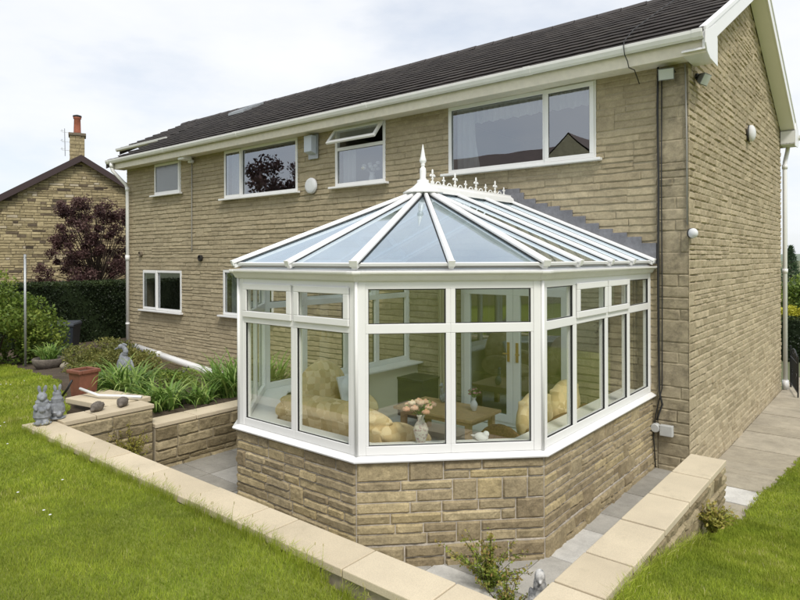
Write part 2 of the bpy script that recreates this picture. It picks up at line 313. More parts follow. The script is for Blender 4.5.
# ---- masonry: blocks with a worn rock face, in bands of thin courses broken by taller blocks
def blocks(name, O, U, Nn, u0, u1, z0, z1, openings=(), band=.2, split=2, pj=.1, L=(.25, .5), Lj=(.2, .35), relief=.018, rough=.006, joint=.009, grid=.045, seed=1,
           material=None, parent=None, top=None, freq=11, irregular=0.0, tilt=.35, attrf=None, soft=False):
    rnd = random.Random(seed); O = Vector(O); U = Vector(U).normalized(); Nn = Vector(Nn).normalized(); Z = Vector((0, 0, 1))
    rects = []
    def row(a, b, za, zb, ll):
        u = a
        while u < b - 1e-4:
            l = rnd.uniform(*ll); e = u + l
            if b - e < ll[0]*.55: e = b
            e = min(e, b); rects.append((u, e, za, zb)); u = e
    z = z0
    while z < z1 - .01:
        hb = band * rnd.uniform(.93, 1.07) if irregular else band
        zt = min(z + hb, z1)
        if z1 - zt < band*.35: zt = z1
        u = u0
        while u < u1 - 1e-4:
            if rnd.random() < pj:
                e = min(u + rnd.uniform(*Lj), u1)
                if u1 - e < .06: e = u1
                rects.append((u, e, z, zt))
            else:
                e = min(u + (rnd.uniform(L[1]*.7, L[1]*1.5) if pj > .2 else rnd.uniform(L[1]*1.2, L[1]*6)), u1)
                if u1 - e < L[0]: e = u1
                k = split if rnd.random() > .25*irregular else split + 1
                hs = [rnd.uniform(1-irregular*.4, 1+irregular*.4) for _ in range(k)]; t = sum(hs); zz = z
                for h_ in hs:
                    zn = zz + h_/t*(zt-z); row(u, e, zz, zn, L); zz = zn
            u = e
        z = zt
    # cut at openings
    for (a, b, c, d) in openings:
        nr = []
        for (p, q_, r, s_) in rects:
            if q_ <= a or p >= b or s_ <= c or r >= d: nr.append((p, q_, r, s_)); continue
            if p < a: nr.append((p, a, r, s_))
            if q_ > b: nr.append((b, q_, r, s_))
            pp, qq = max(p, a), min(q_, b)
            if r < c: nr.append((pp, qq, r, c))
            if s_ > d: nr.append((pp, qq, d, s_))
        rects = nr
    V, F, A = [], [], []
    for (p, q_, r, s_) in rects:
        if q_ - p < .015 or s_ - r < .015: continue
        if top and r > max(top(p), top(q_)) - .02: continue
        j = joint/2; r += j; s_ -= j
        if not soft or rnd.random() < .38: p += j+.002*soft; q_ -= j+.002*soft
        if soft: r += rnd.uniform(-.004, .007); s_ += rnd.uniform(-.007, .003)
        nx = max(2, int((q_-p)/grid)+1); nz_ = max(2, int((s_-r)/grid)+1)
        us = [p] + [p + (q_-p)*(i+rnd.uniform(-.15, .15))/nx for i in range(1, nx)] + [q_]
        zs = [r] + [r + (s_-r)*(i+rnd.uniform(-.1, .1))/nz_ for i in range(1, nz_)] + [s_]
        e_ = min(.014, (s_-r)*.2); us = [us[0], us[0]+e_] + us[1:-1] + [us[-1]-e_, us[-1]]; zs = [zs[0], zs[0]+e_] + zs[1:-1] + [zs[-1]-e_, zs[-1]]
        us.sort(); zs.sort()
        br = relief*(rnd.uniform(.45, 1.1) if not soft else rnd.uniform(.65, 1.25)); tl = rnd.uniform(-tilt, tilt); tu = rnd.uniform(-tilt, tilt)*.5; col = rnd.random(); k = len(V); so = rnd.uniform(0, 40)
        if soft: tl = -abs(tl)*.8-.25; tu *= .4
        if attrf: col = attrf(col, (p+q_)/2, (r+s_)/2, q_-p, s_-r, rnd)
        for zi, zv in enumerate(zs):
            for ui, uv in enumerate(us):
                edge = (ui in (0, len(us)-1) and not soft) or zi in (0, len(zs)-1)
                zz = zv; uu = uv
                if edge: d = 0.0005
                elif soft and ui in (0, len(us)-1): d = br*.8
                else:
                    d = br * (1 + tl*(zv-(r+s_)/2)/((s_-r)/2) + tu*(uv-(p+q_)/2)/((q_-p)/2))
                    nv = noise.noise(Vector((uv*freq+so, zv*freq, so))) + .5*noise.noise(Vector((uv*freq*2.7, zv*freq*2.7+so, 3)))
                    d = max(.002, d + rough*nv)
                zz += (noise.noise(Vector((uv*7+so, zi, 9.))))*joint*.55 if (zi in (0, 1, len(zs)-1, len(zs)-2)) else 0
                if soft and zi in (0, 1, len(zs)-1, len(zs)-2): zz += .012*noise.noise(Vector((uv*2.6, round((r if zi < 2 else s_)/.05), 4.)))+.006*noise.noise(Vector((uv*9, round((r if zi < 2 else s_)/.05), 8.)))
                if top: zz = min(zz, top(uu)-.003)
                w_ = O + U*uu + Z*zz + Nn*d; V.append((w_.x, w_.y, w_.z)); A.append(col)
        W = len(us)
        for zi in range(len(zs)-1):
            for ui in range(W-1):
                a = k+zi*W+ui; F.append((a, a+1, a+W+1, a+W))
    o = rawmesh(name, V, F, material, parent, attr=A)
    # outward orientation
    me = o.data
    if len(me.polygons) and me.polygons[len(me.polygons)//2].normal.dot(Nn) < 0: me.flip_normals()
    return o
def wallcore(mb, O, U, Nn, u0, u1, z0, z1, openings=(), thick=.28):
    O = Vector(O); U = Vector(U).normalized(); Nn = Vector(Nn).normalized(); Z = Vector((0, 0, 1))
    us = sorted({u0, u1, *[o[0] for o in openings], *[o[1] for o in openings]}); zs = sorted({z0, z1, *[o[2] for o in openings], *[o[3] for o in openings]})
    def P(u, z, d): return O + U*u + Z*z + Nn*d
    for i in range(len(us)-1):
        for j in range(len(zs)-1):
            cu, cz = (us[i]+us[i+1])/2, (zs[j]+zs[j+1])/2
            if any(a < cu < b and c < cz < d for a, b, c, d in openings): continue
            for d in (0, -thick): mb.add([P(us[i], zs[j], d), P(us[i+1], zs[j], d), P(us[i+1], zs[j+1], d), P(us[i], zs[j+1], d)], [(0, 1, 2, 3)])
    for (a, b, c, d) in list(openings) + [(u0, u1, z0, z1)]:
        for (p, q_) in (((a, c), (b, c)), ((b, c), (b, d)), ((b, d), (a, d)), ((a, d), (a, c))):
            mb.add([P(*p, 0), P(*q_, 0), P(*q_, -thick), P(*p, -thick)], [(0, 1, 2, 3)])
    return mb

# ------------------------------------------------------------------ ground heights
def sm(t): t = max(0., min(1., t)); return t*t*(3-2*t)
def h_left(x, y): return max(.745 - .09*max(0, -8-x), -.05) + .012*noise.noise(Vector((x*.9, y*.9, 0)))
def h_right(x, y):
    z = .50*sm((-1.0-y)/3.2) + .03 - .17*sm((y-.2)/1.4)*(1 if y > .2 else 0)
    return z + .012*noise.noise(Vector((x*.9, y*.9, 0))) + .02*max(0, x-1)
def h_front(x, y):
    t = sm((x+1.2)/1.7); return h_left(x, y)*(1-t) + h_right(x, max(-6, y))*t
YB = [(-40, 2.2), (-14.6, -2.67), (-8, -3.95), (-6.65, -4.39), (-5.43, -4.85)]
def yb(x): return float(np.interp(x, [a for a, _ in YB], [b for _, b in YB]))
def edge_r(y): return .82 + .045*y + .03*math.sin(y*3.1) + .015*math.sin(y*9)
def sheet(name, xs, yfun, ny, hf, material):
    V, F = [], []
    for x in xs:
        a, b = yfun(x)
        for j in range(ny+1):
            y = a+(b-a)*j/ny; V.append((x, y, hf(x, y)))
    for i in range(len(xs)-1):
        for j in range(ny): k = i*(ny+1)+j; F.append((k, k+ny+1, k+ny+2, k+1))
    return rawmesh(name, V, F, material, smooth=True)
g = MB(); g.box(-900, 900, -900, 900, -1.6, -.60); struct(g.build('ground', M['field']))
V, F = [], []
# lawn as one object made of three joining sheets
def addsheet(xs, yfun, ny, hf):
    k = len(V)
    for x in xs:
        a, b = yfun(x)
        for j in range(ny+1): y = a+(b-a)*j/ny; V.append((x, y, hf(x, y)))
    for i in range(len(xs)-1):
        for j in range(ny): q = k+i*(ny+1)+j; F.append((q, q+ny+1, q+ny+2, q+1))
addsheet(list(np.linspace(-40, 25, 220)), lambda x: (-26, -5.33), 60, h_front)
addsheet(list(np.linspace(-40, -5.43, 130)), lambda x: (-5.33, yb(x)), 24, h_left)
ys = list(np.linspace(-5.33, -1.12, 60)) + list(np.linspace(-1.11, 9, 70))
k = len(V)
for y in ys:
    xa = .632 if y < -1.115 else edge_r(y)
    for j in range(41): x = xa + (25-xa)*(j/40)**2; V.append((x, y, h_right(x, y) if y > -5 else h_front(x, y)))
for i in range(len(ys)-1):
    for j in range(40): q = k+i*41+j; F.append((q, q+1, q+42, q+41))
struct(rawmesh('lawn', V, F, M['lawn'], smooth=True))
# garden bed behind the lawn, dropping to the paved strip by the house
V, F = [], []
def h_bed(x, y):
    z = h_left(x, y) - .02
    if x > -9: z = z - .17*sm((x+9)/2.5)
    ed = -2.25
    if x > -12.6: k_ = sm((ed+.25-y)/.3); z = z*k_ + (-.33)*(1-k_)
    return z + .02*noise.noise(Vector((x*4, y*4, 1)))
addsheet(list(np.linspace(-40, -5.43, 200)), lambda x: (yb(x), 0.05 if x > -13.9 else 9), 40, h_bed)
struct(rawmesh('garden_bed', V, F, M['soil'], smooth=True))

# paving slabs
def slabs(name, rects, material, seed, zf, gap=.012, th=.04):
    rnd = random.Random(seed); mb = MB()
    for (x0, x1, y0, y1) in rects:
        a = rnd.random(); c = rnd.uniform(-.002, .003); cs = [(x0+gap/2, y0+gap/2), (x1-gap/2, y0+gap/2), (x1-gap/2, y1-gap/2), (x0+gap/2, y1-gap/2)]
        vs = [(x, y, zf(x, y)+c) for x, y in cs] + [(x, y, zf(x, y)+c-th) for x, y in cs]
        mb.add(vs, [(0, 1, 2, 3), (0, 4, 5, 1), (1, 5, 6, 2), (2, 6, 7, 3), (3, 7, 4, 0)], a)
    o = mb.build(name, material, bevel=.004, segs=1); return struct(o)
rects = []
yy = [-5.03, -4.33, -3.60, -2.90, -2.20, -1.75, -1.04, -.36, -.0]
for i in range(len(yy)-1):
    xx = -.44 if -3 < yy[i] else -5.1
    rects += [(-.42 if yy[i] > -2.95 else a, b, yy[i], yy[i+1]) for a, b in ([(-.42, .33)] if yy[i] > -2.95 else [(-5.1, -4.5), (-4.5, -3.8), (-3.8, -3.1), (-3.1, -2.4), (-2.4, -1.75), (-1.75, -1.1), (-1.1, -.45), (-.45, .33)])]
    if yy[i] > -2.95: rects += [(-5.1, -4.38, yy[i], yy[i+1])]
slabs('patio', rects, M['paving'], 12, lambda x, y: 0.0)
g = MB(); g.box(-5.42, .62, -5.32, .0, -.3, -.012); struct(g.build('patio_base', M['joint']))
zpath = lambda x, y: -.17*sm((y-.1)/1.6)*(1 if y > .1 else 0)
rects = []; y = -1.14; rnd = random.Random(4)
for y1 in (-.62, -.12, .42, .78, 1.35, 2.2, 3.2, 3.7, 4.6, 5.4, 6.2, 7.0, 7.9, 8.8): rects.append((.003 if y > -.3 else .34, 1.35, y, y1)); y = y1
V_ = []
pa = slabs('path', rects, M['pathslab'], 5, zpath, gap=.028)
at = pa.data.attributes['blk']
vals = [ [.45,.97,.30,.22,.35,.2,.5,.1,.3,.4,.2,.6,.3,.1][i//8] for i in range(len(at.data))]; at.data.foreach_set('value', vals)
V, F = [], []
addsheet([.0, .7, 1.4], lambda x: (-1.14, 9), 40, lambda x, y: zpath(x, y)-.012); struct(rawmesh('path_base', V, F, M['joint']))
# strip of sandstone paving beside the house at the left
rects = [(x, x+.68, yv, yv+.55) for x in np.arange(-12.6, -5.5, .68) for yv in (-1.9, -1.3, -.7)]
slabs('side_path', rects, M['pathslab'], 9, lambda x, y: -.27)
# far hill
V, F = [], []
for i in range(41):
    x = -700 + 1400*i/40
    hgt = 6 + 7*noise.noise(Vector((x*.004, 3, 0)))
    for (yy_, zz) in ((520, -1.2), (600, hgt*.55), (700, hgt), (900, hgt*1.2)): V.append((x, yy_, zz))
for i in range(40):
    for j in range(3): k = i*4+j; F.append((k, k+4, k+5, k+1))
struct(rawmesh('hill', V, F, M['hill'], smooth=True))

# ------------------------------------------------------------------ the house
house = empty('house', (0, 0, 0), 'two-storey detached house of buff stone with dark tiled roof and white windows', 'house')
LX = -13.75
RS = .51
def roof_z(y): return 5.354 + RS*(y if y <= 3.5 else 7-y)
WIN = dict(W1=(-12.31, -11.14, 4.13, 4.925), W2=(-9.39, -7.01, 3.86, 4.925), W3=(-5.98, -4.78, 3.86, 4.925), W4=(-3.48, -1.13, 3.87, 4.925),
           G1=(-12.89, -11.12, 1.30, 2.31), G2=(-9.45, -7.75, 1.35, 2.35), D=(-3.25, -1.45, .16, 2.22))
ops = list(WIN.values())
# white pieces touching the stonework are set a few mm proud of it
fw = blocks('front_wall', (0, 0, 0), (1, 0, 0), (0, -1, 0), LX, -.37, -.54, 4.95, ops, band=.19, split=2, pj=.06, L=(.26, .62), Lj=(.3, .5), relief=.012, rough=.008, joint=.002, grid=.045, seed=3, material=M['facade'], parent=house, freq=8, tilt=.5, soft=True, irregular=.28)
blocks('corner_stonework', (0, 0, 0), (1, 0, 0), (0, -1, 0), -.37, 0.012, -.35, 4.95, (), band=.27, split=2, pj=.3, L=(.18, .5), Lj=(.2, .37), relief=.014, rough=.008, joint=.003, grid=.04, seed=8, material=M['quoin'], parent=house, freq=9, irregular=.25, tilt=.4)
gtop = lambda u: roof_z(u) - .13
blocks('gable_wall', (0, 0, 0), (0, 1, 0), (1, 0, 0), -.02, 7.0, -.38, 7.1, (), band=.185, split=2, pj=.13, L=(.14, .42), Lj=(.14, .3), relief=.017, rough=.009, joint=.006, grid=.038, seed=5, material=M['gable'], parent=house, top=gtop, freq=12, irregular=.35, tilt=.5)
core = MB(); wallcore(core, (0, 0, 0), (1, 0, 0), (0, -1, 0), LX, 0, -.6, 5.0, ops, .27)
core.add([(0, 0, -.4), (0, 7, -.4), (0, 7, gtop(7)), (0, 3.5, gtop(3.5)), (0, 0, gtop(0))], [(0, 1, 2, 3, 4)])
core.add([(-.28, 0.27, -.4), (-.28, 7, -.4), (-.28, 7, gtop(7)), (-.28, 3.5, gtop(3.5)), (-.28, .27, gtop(0))], [(0, 1, 2, 3, 4)])
core.build('wall_core', M['mortar'], house)
b = MB(); b.box(LX, -.29, 6.75, 7.0, -.4, 5.1); b.box(LX, LX+.25, .28, 6.74, -.4, 5.1); b.build('rear_wall', M['mortar'], house)
b = MB(); b.box(LX+.26, -.29, .28, 6.7, 2.55, 2.75); b.box(LX+.26, -.29, .28, 6.7, -.1, .1); b.box(LX+.26, -.29, .001, 6.7, 5.01, 5.06); b.build('floor_slab', M['darkroom'], house)
b = MB(); b.box(LX+.26, -.29, 3.6, 3.7, .11, 2.54); b.box(LX+.26, -.29, 3.6, 3.7, 2.76, 5.0)
for xw in (-10.4, -6.6, -4.2): b.box(xw, xw+.1, .29, 3.59, 2.76, 5.0)
b.build('partition_wall', M['roomwall'], house)

# roof tiles
def tiles(name, x0, x1, y0, y1, seed, parent, xs=.075, c=.315):
    rnd = random.Random(seed); V, F, A = [], [], []
    nrow = int(round((y1-y0)/math.cos(math.atan(RS))/c)); n = int((x1-x0)/xs)
    nx, nzv = -RS/math.hypot(1, RS), 1/math.hypot(1, RS)
    for r_ in range(nrow):
        ya = y0+(y1-y0)*r_/nrow; ybk = y0+(y1-y0)*(r_+1)/nrow + .03
        k = len(V); sh = (r_ % 2)*.15
        for i in range(n+1):
            x = x0+(x1-x0)*i/n; t = ((x+sh)/.30) % 1.0; ti = int((x+sh)//.30)
            rr = random.Random(ti*131+r_*977+seed); wob = rr.uniform(-.0015, .0015); cc = rr.random()
            pz = .0012*math.cos(2*math.pi*t) + (.002 if t < .12 else 0)
            for (yv, d) in ((ya+.05, -.020), (ya, .040+pz*.8+wob), (ya+.018, .058+pz*.8+wob), ((ya+ybk)/2, .030+pz*.8), (ybk, .000+pz*.5)):
                V.append((x, yv+nx*d, roof_z(yv)-.03+nzv*d)); A.append(cc)
        for i in range(n):
            for j in range(4): q = k+i*5+j; F.append((q, q+5, q+6, q+1))
    return rawmesh(name, V, F, M['tile'], parent, attr=A)
tiles('roof_tiles', -13.93, .262, -.42, 3.47, 3, house)
tiles('wing_roof_tiles', -16.85, -13.94, 1.35, 3.47, 6, house)
b = MB()
def slopebox(x0, x1, ya, yb_, zoff, th):
    vs = [(x, y, roof_z(y)+zoff-t) for x in (x0, x1) for t in (0, th) for y in (ya, yb_)]
    b.add(vs, [(0, 1, 3, 2), (4, 6, 7, 5), (0, 4, 5, 1), (2, 3, 7, 6), (0, 2, 6, 4), (1, 5, 7, 3)])
slopebox(-13.9, .24, -.36, 3.5, -.035, .08); slopebox(-13.9, .24, 3.5, 7.42, 0.0, .10); slopebox(-16.8, -13.9, 1.4, 3.5, -.035, .08); slopebox(-16.8, -13.9, 3.5, 7.42, 0, .1)
b.build('roof_deck', M['tile'], house)
b = MB()
x = -16.85; rnd = random.Random(2)
while x < .22:
    L_ = min(.44, .27-x); pr = []
    b.sweep([(-.12, -.04), (-.09, .02), (-.05, .045), (0, .055), (.05, .045), (.09, .02), (.12, -.04)], [(x, 3.5, roof_z(3.5)-.0), (x+L_-.01, 3.5, roof_z(3.5)+rnd.uniform(0, .012))]); x += .45
b.build('ridge_tiles', M['tile'], house)
for (xa, xb, ya, yb_) in ((-13.985, -13.925, -.44, 1.28), (-16.90, -16.84, 1.33, 3.5), (-16.90, -16.84, 3.5, 7.42)):
    b = MB(); slopebox(xa, xb, ya, yb_, -.06, .13); b.build('verge_capping', M['tile'], house)
# white verge piece where the set-back part of the roof begins, and its gutter
b = MB(); b.sweep([(-.06, 0), (-.05, -.06), (0, -.09), (.05, -.06), (.06, 0), (.05, .005), (-.05, .005)], [(-14.0, 1.28, 6.02), (-16.95, 1.28, 6.02)]); 
b.build('wing_gutter', M['gutter'], house)
b = MB(); b.box(-16.6, -13.76, 1.8, 2.0, -.3, 5.95); b.box(-16.6, -16.35, 2.01, 6.9, -.3, 5.9); b.build('wing_wall', M['mortar'], house)
# roof window lying on the front slope
b = MB(); zf = lambda y: roof_z(y)
for (xa, xb, ya, yb2, t0, t1) in ((-13.0, -12.93, 2.6, 3.3, .02, .09), (-12.35, -12.28, 2.6, 3.3, .02, .09), (-12.93, -12.35, 2.6, 2.68, .02, .09), (-12.93, -12.35, 3.22, 3.3, .02, .09)):
    vs = [(x, y, zf(y)+t) for x in (xa, xb) for t in (t0, t1) for y in (ya, yb2)]
    b.add(vs, [(0, 1, 3, 2), (4, 6, 7, 5), (0, 4, 5, 1), (2, 3, 7, 6), (0, 2, 6, 4), (1, 5, 7, 3)])
rw = b.build('roof_window', M['galv'], house)
rawmesh('pane', [(-12.93, 2.68, zf(2.68)+.06), (-12.35, 2.68, zf(2.68)+.06), (-12.35, 3.22, zf(3.22)+.06), (-12.93, 3.22, zf(3.22)+.06)], [(0, 1, 2, 3)], M['housepane'], rw)

# eaves
b = MB(); b.box(-13.9, .272, -.352, -.33, 4.90, 5.115); b.box(-13.9, .272, -.329, -.001, 4.928, 4.94); b.build('fascia', M['fascia'], house, bevel=.003)
b = MB(); b.box(-13.9, .272, 7.33, 7.352, 4.90, 5.115); b.box(-13.9, .272, 7.001, 7.329, 4.928, 4.94); b.build('rear_fascia', M['fascia'], house)
gp = [(0, 0), (.004, -.05), (.03, -.085), (.065, -.095), (.10, -.075), (.118, -.03), (.120, .006), (.112, .006), (.108, -.028), (.092, -.066), (.064, -.084), (.034, -.075), (.012, -.045), (.008, 0)]
b = MB(); b.sweep(gp, [(-13.98, -.354, 5.135), (.262, -.354, 5.135)][::1])
for xj in (-13.9, -11.2, -8.4, -4.85, -1.9, .2): b.sweep([(o*1.06-.002, u*1.07-.0) for o, u in gp], [(xj-.05, -.354, 5.138), (xj+.05, -.354, 5.138)])
b.build('gutter', M['gutter'], house, smooth=False, bevel=.002)
b = MB(); b.sweep([(-o, u) for o, u in gp], [(-13.98, 7.354, 5.135), (.33, 7.354, 5.135)]); b.build('rear_gutter', M['gutter'], house)
# bargeboards and boxed ends
def barge(ya, yb_, name):
    b = MB(); f = lambda y, dz: (y, roof_z(y)+dz)
    for (xa, xb, d0, d1) in ((.245, .2725, -.225, -.022), (.0225, .244, -.225, -.205)):
        vs = [(x, y, roof_z(y)+d) for x in (xa, xb) for d in (d0, d1) for y in (ya, yb_)]
        b.add(vs, [(0, 1, 3, 2), (4, 6, 7, 5), (0, 4, 5, 1), (2, 3, 7, 6), (0, 2, 6, 4), (1, 5, 7, 3)])
    vs = [(x, y, roof_z(y)+d) for x in (.21, .287) for d in (-.021, .035) for y in (ya, yb_)]
    b.add(vs, [(0, 1, 3, 2), (4, 6, 7, 5), (0, 4, 5, 1), (2, 3, 7, 6), (0, 2, 6, 4), (1, 5, 7, 3)])
    return b.build(name, M['upvc'], house, bevel=.003)
barge(-.40, 3.497, 'bargeboard'); barge(3.503, 7.42, 'bargeboard')
for sg in (0, 1):
    fy = (lambda y: y) if sg == 0 else (lambda y: 7 - y)
    b = MB(); pr = [(-.42, 5.125), (-.42, 4.99), (-.34, 4.90), (-.22, 4.862), (.14, 4.852), (.14, roof_z(.14)-.25), (.05, roof_z(.05)-.05)]
    n_ = len(pr); b.add([(x, fy(y), z) for x in (.2735, .287) for (y, z) in pr], [tuple(range(n_)), tuple(range(n_, 2*n_))[::-1]] + [(k, (k+1) % n_, n_+(k+1) % n_, n_+k) for k in range(n_)])
    b.box(.024, .2725, min(fy(-.325), fy(.14)), max(fy(-.325), fy(.14)), 4.901, 4.926); b.box(.024, .2725, min(fy(.125), fy(.14)), max(fy(.125), fy(.14)), 4.90, 5.17); b.build('box_end', M['upvc'], house, bevel=.003)
# downpipes
def pipe(name, pts, r, brz, parent, m=M['upvc'], bx=None):
    b = MB(); b.tube(pts, r, 12)
    for (p, rr, h_) in brz: b.tube([(p[0], p[1], p[2]-h_/2), (p[0], p[1], p[2]+h_/2)], rr, 12)
    return b.build(name, m, parent, smooth=True)
pipe('downpipe', [(-13.72, -.42, 5.06), (-13.72, -.42, 4.93), (-13.70, -.40, 4.86), (-13.55, -.14, 4.52), (-13.54, -.10, 4.42), (-13.54, -.10, .28)], .042,
     [((-13.72, -.42, 4.99), .052, .1), ((-13.54, -.10, 4.40), .052, .09), ((-13.54, -.10, 2.62), .054, .14), ((-13.54, -.10, .92), .052, .05)], house)
pipe('downpipe', [(.09, 7.41, 5.06), (.09, 7.41, 4.93), (.085, 7.35, 4.82), (.07, 7.14, 4.58), (.07, 7.10, 4.48), (.07, 7.10, -.18)], .042,
     [((.07, 7.10, 4.47), .052, .09), ((.07, 7.10, 2.3), .052, .09), ((.07, 7.10, -.06), .06, .18)], house)

# ---- windows
def frame_rect(b, x0, x1, z0, z1, w_, y0, y1):
    b.box(x0, x1, y0, y1, z0, z0+w_); b.box(x0, x1, y0, y1, z1-w_, z1); b.box(x0, x0+w_, y0, y1, z0+w_, z1-w_); b.box(x1-w_, x1, y0, y1, z0+w_, z1-w_)
def window(key, lights, glassm=None, sill=True, name='window'):
    x0, x1, z0, z1 = WIN[key]; b = MB(); frame_rect(b, x0, x1, z0+.03, z1, .055, -.022, .05)
    for l in lights:
        if l[0] == 'm': b.box(l[1]-.03, l[1]+.03, -.020, .05, z0+.085, z1-.055)
        if l[0] == 't': b.box(x0+.055, x1-.055, -.020, .05, l[1]-.03, l[1]+.03)
    o = b.build(name, M['upvc'], house, bevel=.004)
    for l in lights:
        if l[0] == 'f':        # fixed pane
            _, a, c, d, e = l; p = MB(); p.box(a, c, .010, .030, d, e); p.build('pane', glassm or M['housepane'], o)
            gk = MB(); frame_rect(gk, a-.004, c+.004, d-.004, e+.004, .007, -.002, .009); gk.build('gasket', M['rubber'], o)
        if l[0] == 's':        # shut sash
            _, a, c, d, e = l; p = MB(); frame_rect(p, a, c, d, e, .06, -.042, -.0225); p.build('sash', M['upvc'], o, bevel=.005)
            p = MB(); p.box(a+.06, c-.06, -.030, -.012, d+.06, e-.06); p.build('pane', glassm or M['housepane'], o)
            gk = MB(); frame_rect(gk, a+.056, c-.056, d+.056, e-.056, .007, -.038, -.031); gk.build('gasket', M['rubber'], o)
    if sill:
        p = MB(); p.box(x0-.09, x1+.09, -.12, -.024, z0-.012, z0+.026); p.build('sill', M['upvc'], o, bevel=.006)
    return o
window('W1', [('s', -12.29, -11.16, 4.17, 4.91)], M['frosted'])
window('W2', [('m', -8.78), ('s', -9.37, -8.77, 3.90, 4.91), ('f', -8.75, -7.065, 3.945, 4.87)])
w3 = window('W3', [('t', 4.56), ('f', -5.925, -4.835, 3.945, 4.53)])
p = MB(); Mo = Matrix.Translation((-5.38, -.045, 4.915)) @ Matrix.Rotation(R(-38), 4, 'X')
def ob(p, x0, x1, y0, y1, z0, z1, Mo): p.obox(Mo @ Matrix.Translation(((x0+x1)/2, (y0+y1)/2, (z0+z1)/2)) @ Matrix.Diagonal((x1-x0, y1-y0, z1-z0, 1)))
for r_ in ((-.58, .58, -.02, .02, -.36, -.30), (-.58, .58, -.02, .02, -.06, 0), (-.58, -.52, -.02, .02, -.30, -.06), (.52, .58, -.02, .02, -.30, -.06)): ob(p, *r_, Mo)
p.build('open_fanlight', M['upvc'], w3, bevel=.005)
p = MB(); ob(p, -.52, .52, -.01, .008, -.30, -.06, Mo); p.build('fanlight_pane', M['housepane'], w3)
window('W4', [('m', -1.86), ('s', -1.85, -1.15, 3.91, 4.91), ('f', -3.425, -1.89, 3.955, 4.87)])
window('G1', [('m', -12.22), ('s', -12.87, -12.21, 1.34, 2.30), ('f', -12.19, -11.175, 1.385, 2.255)])
window('G2', [('m', -8.6), ('f', -9.395, -8.63, 1.435, 2.295), ('f', -8.57, -7.805, 1.435, 2.295)])
# french doors between house and conservatory
x0, x1, z0, z1 = WIN['D']; b = MB(); frame_rect(b, x0, x1, z0, z1, .06, -.03, .05); fd = b.build('french_door', M['upvc'], house, bevel=.004)
for (a, c, hx) in ((-3.19, -2.352, -2.42), (-2.348, -1.51, -2.28)):
    p = MB(); frame_rect(p, a, c, z0+.06, z1-.06, .105, -.045, .02); p.build('door_leaf', M['upvc'], fd, bevel=.004)
    p = MB(); p.box(a+.105, c-.105, -.02, .0, z0+.165, z1-.165); p.build('pane', M['housepane'], fd)
    p = MB(); p.box(hx-.02, hx+.02, -.056, -.046, 1.10, 1.38); p.tube([(hx, -.056, 1.22), (hx, -.095, 1.22), (hx+(.06 if hx < -2.35 else -.06)*-1, -.10, 1.22)], .011, 8); p.build('handle', M['brass'], fd)

# curtains and flowers behind upstairs glass
def curtain(x0, x1, z0, z1, y, label, name='net_curtain', amp=.022, freq=60, taper=0):
    V, F = [], []; n = max(8, int((x1-x0)*80)); rows = 8
    for j in range(rows+1):
        t = j/rows
        for i in range(n+1):
            xx = x0+(x1-x0)*i/n; xx = xx + taper*(1-t)*(i/n)
            V.append((xx, y+amp*math.sin(xx*freq+.6*math.sin(xx*9)), z0+(z1-z0)*t + (.012*math.sin(xx*freq*.5) if j == 0 else 0)))
    for j in range(rows):
        for i in range(n): k = j*(n+1)+i; F.append((k, k+1, k+n+2, k+n+1))
    return tag(rawmesh(name, V, F, M['net'], smooth=True), label, 'curtain')
curtain(-3.42, -3.12, 3.90, 4.92, .13, 'white net curtain hanging at the left end of the big upstairs window', taper=.12)
curtain(-3.42, -1.20, 4.66, 4.92, .17, 'short white net valance across the top of the big upstairs window', name='net_valance')
curtain(-5.92, -5.62, 3.90, 4.55, .13, 'white net curtain behind the upstairs window with the open fanlight')
curtain(-9.33, -8.82, 3.92, 4.90, .15, 'white net curtain behind the narrow sash of the upstairs window above the garden bed')
curtain(-9.38, -9.2, 1.38, 2.32, .15, 'white net curtain in the ground-floor window next to the conservatory')
fl = empty('flower_jug', (-5.2, .12, 3.905), 'white jug of pale flowers standing behind the upstairs window with the open fanlight', 'flower jug')
b = MB(); b.lathe([(.05, 0), (.065, .05), (.055, .12), (.04, .16), (.05, .19)], n=14); b.build('jug', M['cushion'], fl, smooth=True)
b = MB()
for i in range(8):
    an = i*2.4; rr = .05+.018*i; p_ = (rr*math.cos(an)*1.5, rr*math.sin(an)*.6, .30+.05*math.sin(i*1.7)); b.ell(p_, (.045, .04, .03), n=8, m=5); b.tube([(0, 0, .17), p_], .003, 4)
b.build('flowers', M['cushion'], fl, smooth=True)

# ------------------------------------------------------------------ conservatory
con = empty('conservatory', (-2.4, -2.2, 0), 'white-framed conservatory with blue glass roof, crested ridge and low stone walls', 'conservatory')
def cp(o): o.parent = con; o.location = (2.4, 2.2, 0); return o      # parts are drawn in world coordinates; shift them into the parent's frame
P = [Vector(p) for p in ((-4.42, 0, 0), (-4.42, -2.98, 0), (-3.245, -4.16, 0), (-1.555, -4.16, 0), (-.38, -2.98, 0), (-.38, 0, 0))]
Zv = Vector((0, 0, 1))
def offs(o):
    r_ = []
    for i, p in enumerate(P):
        d1 = (P[i]-P[i-1]).normalized() if i else None; d2 = (P[i+1]-P[i]).normalized() if i < 5 else None
        d1 = d1 or d2; d2 = d2 or d1; n1 = d1.cross(Zv); n2 = d2.cross(Zv); b_ = (n1+n2).normalized(); r_.append(p + b_*(o/b_.dot(n1)))
    return r_
Fp = offs(-.07)
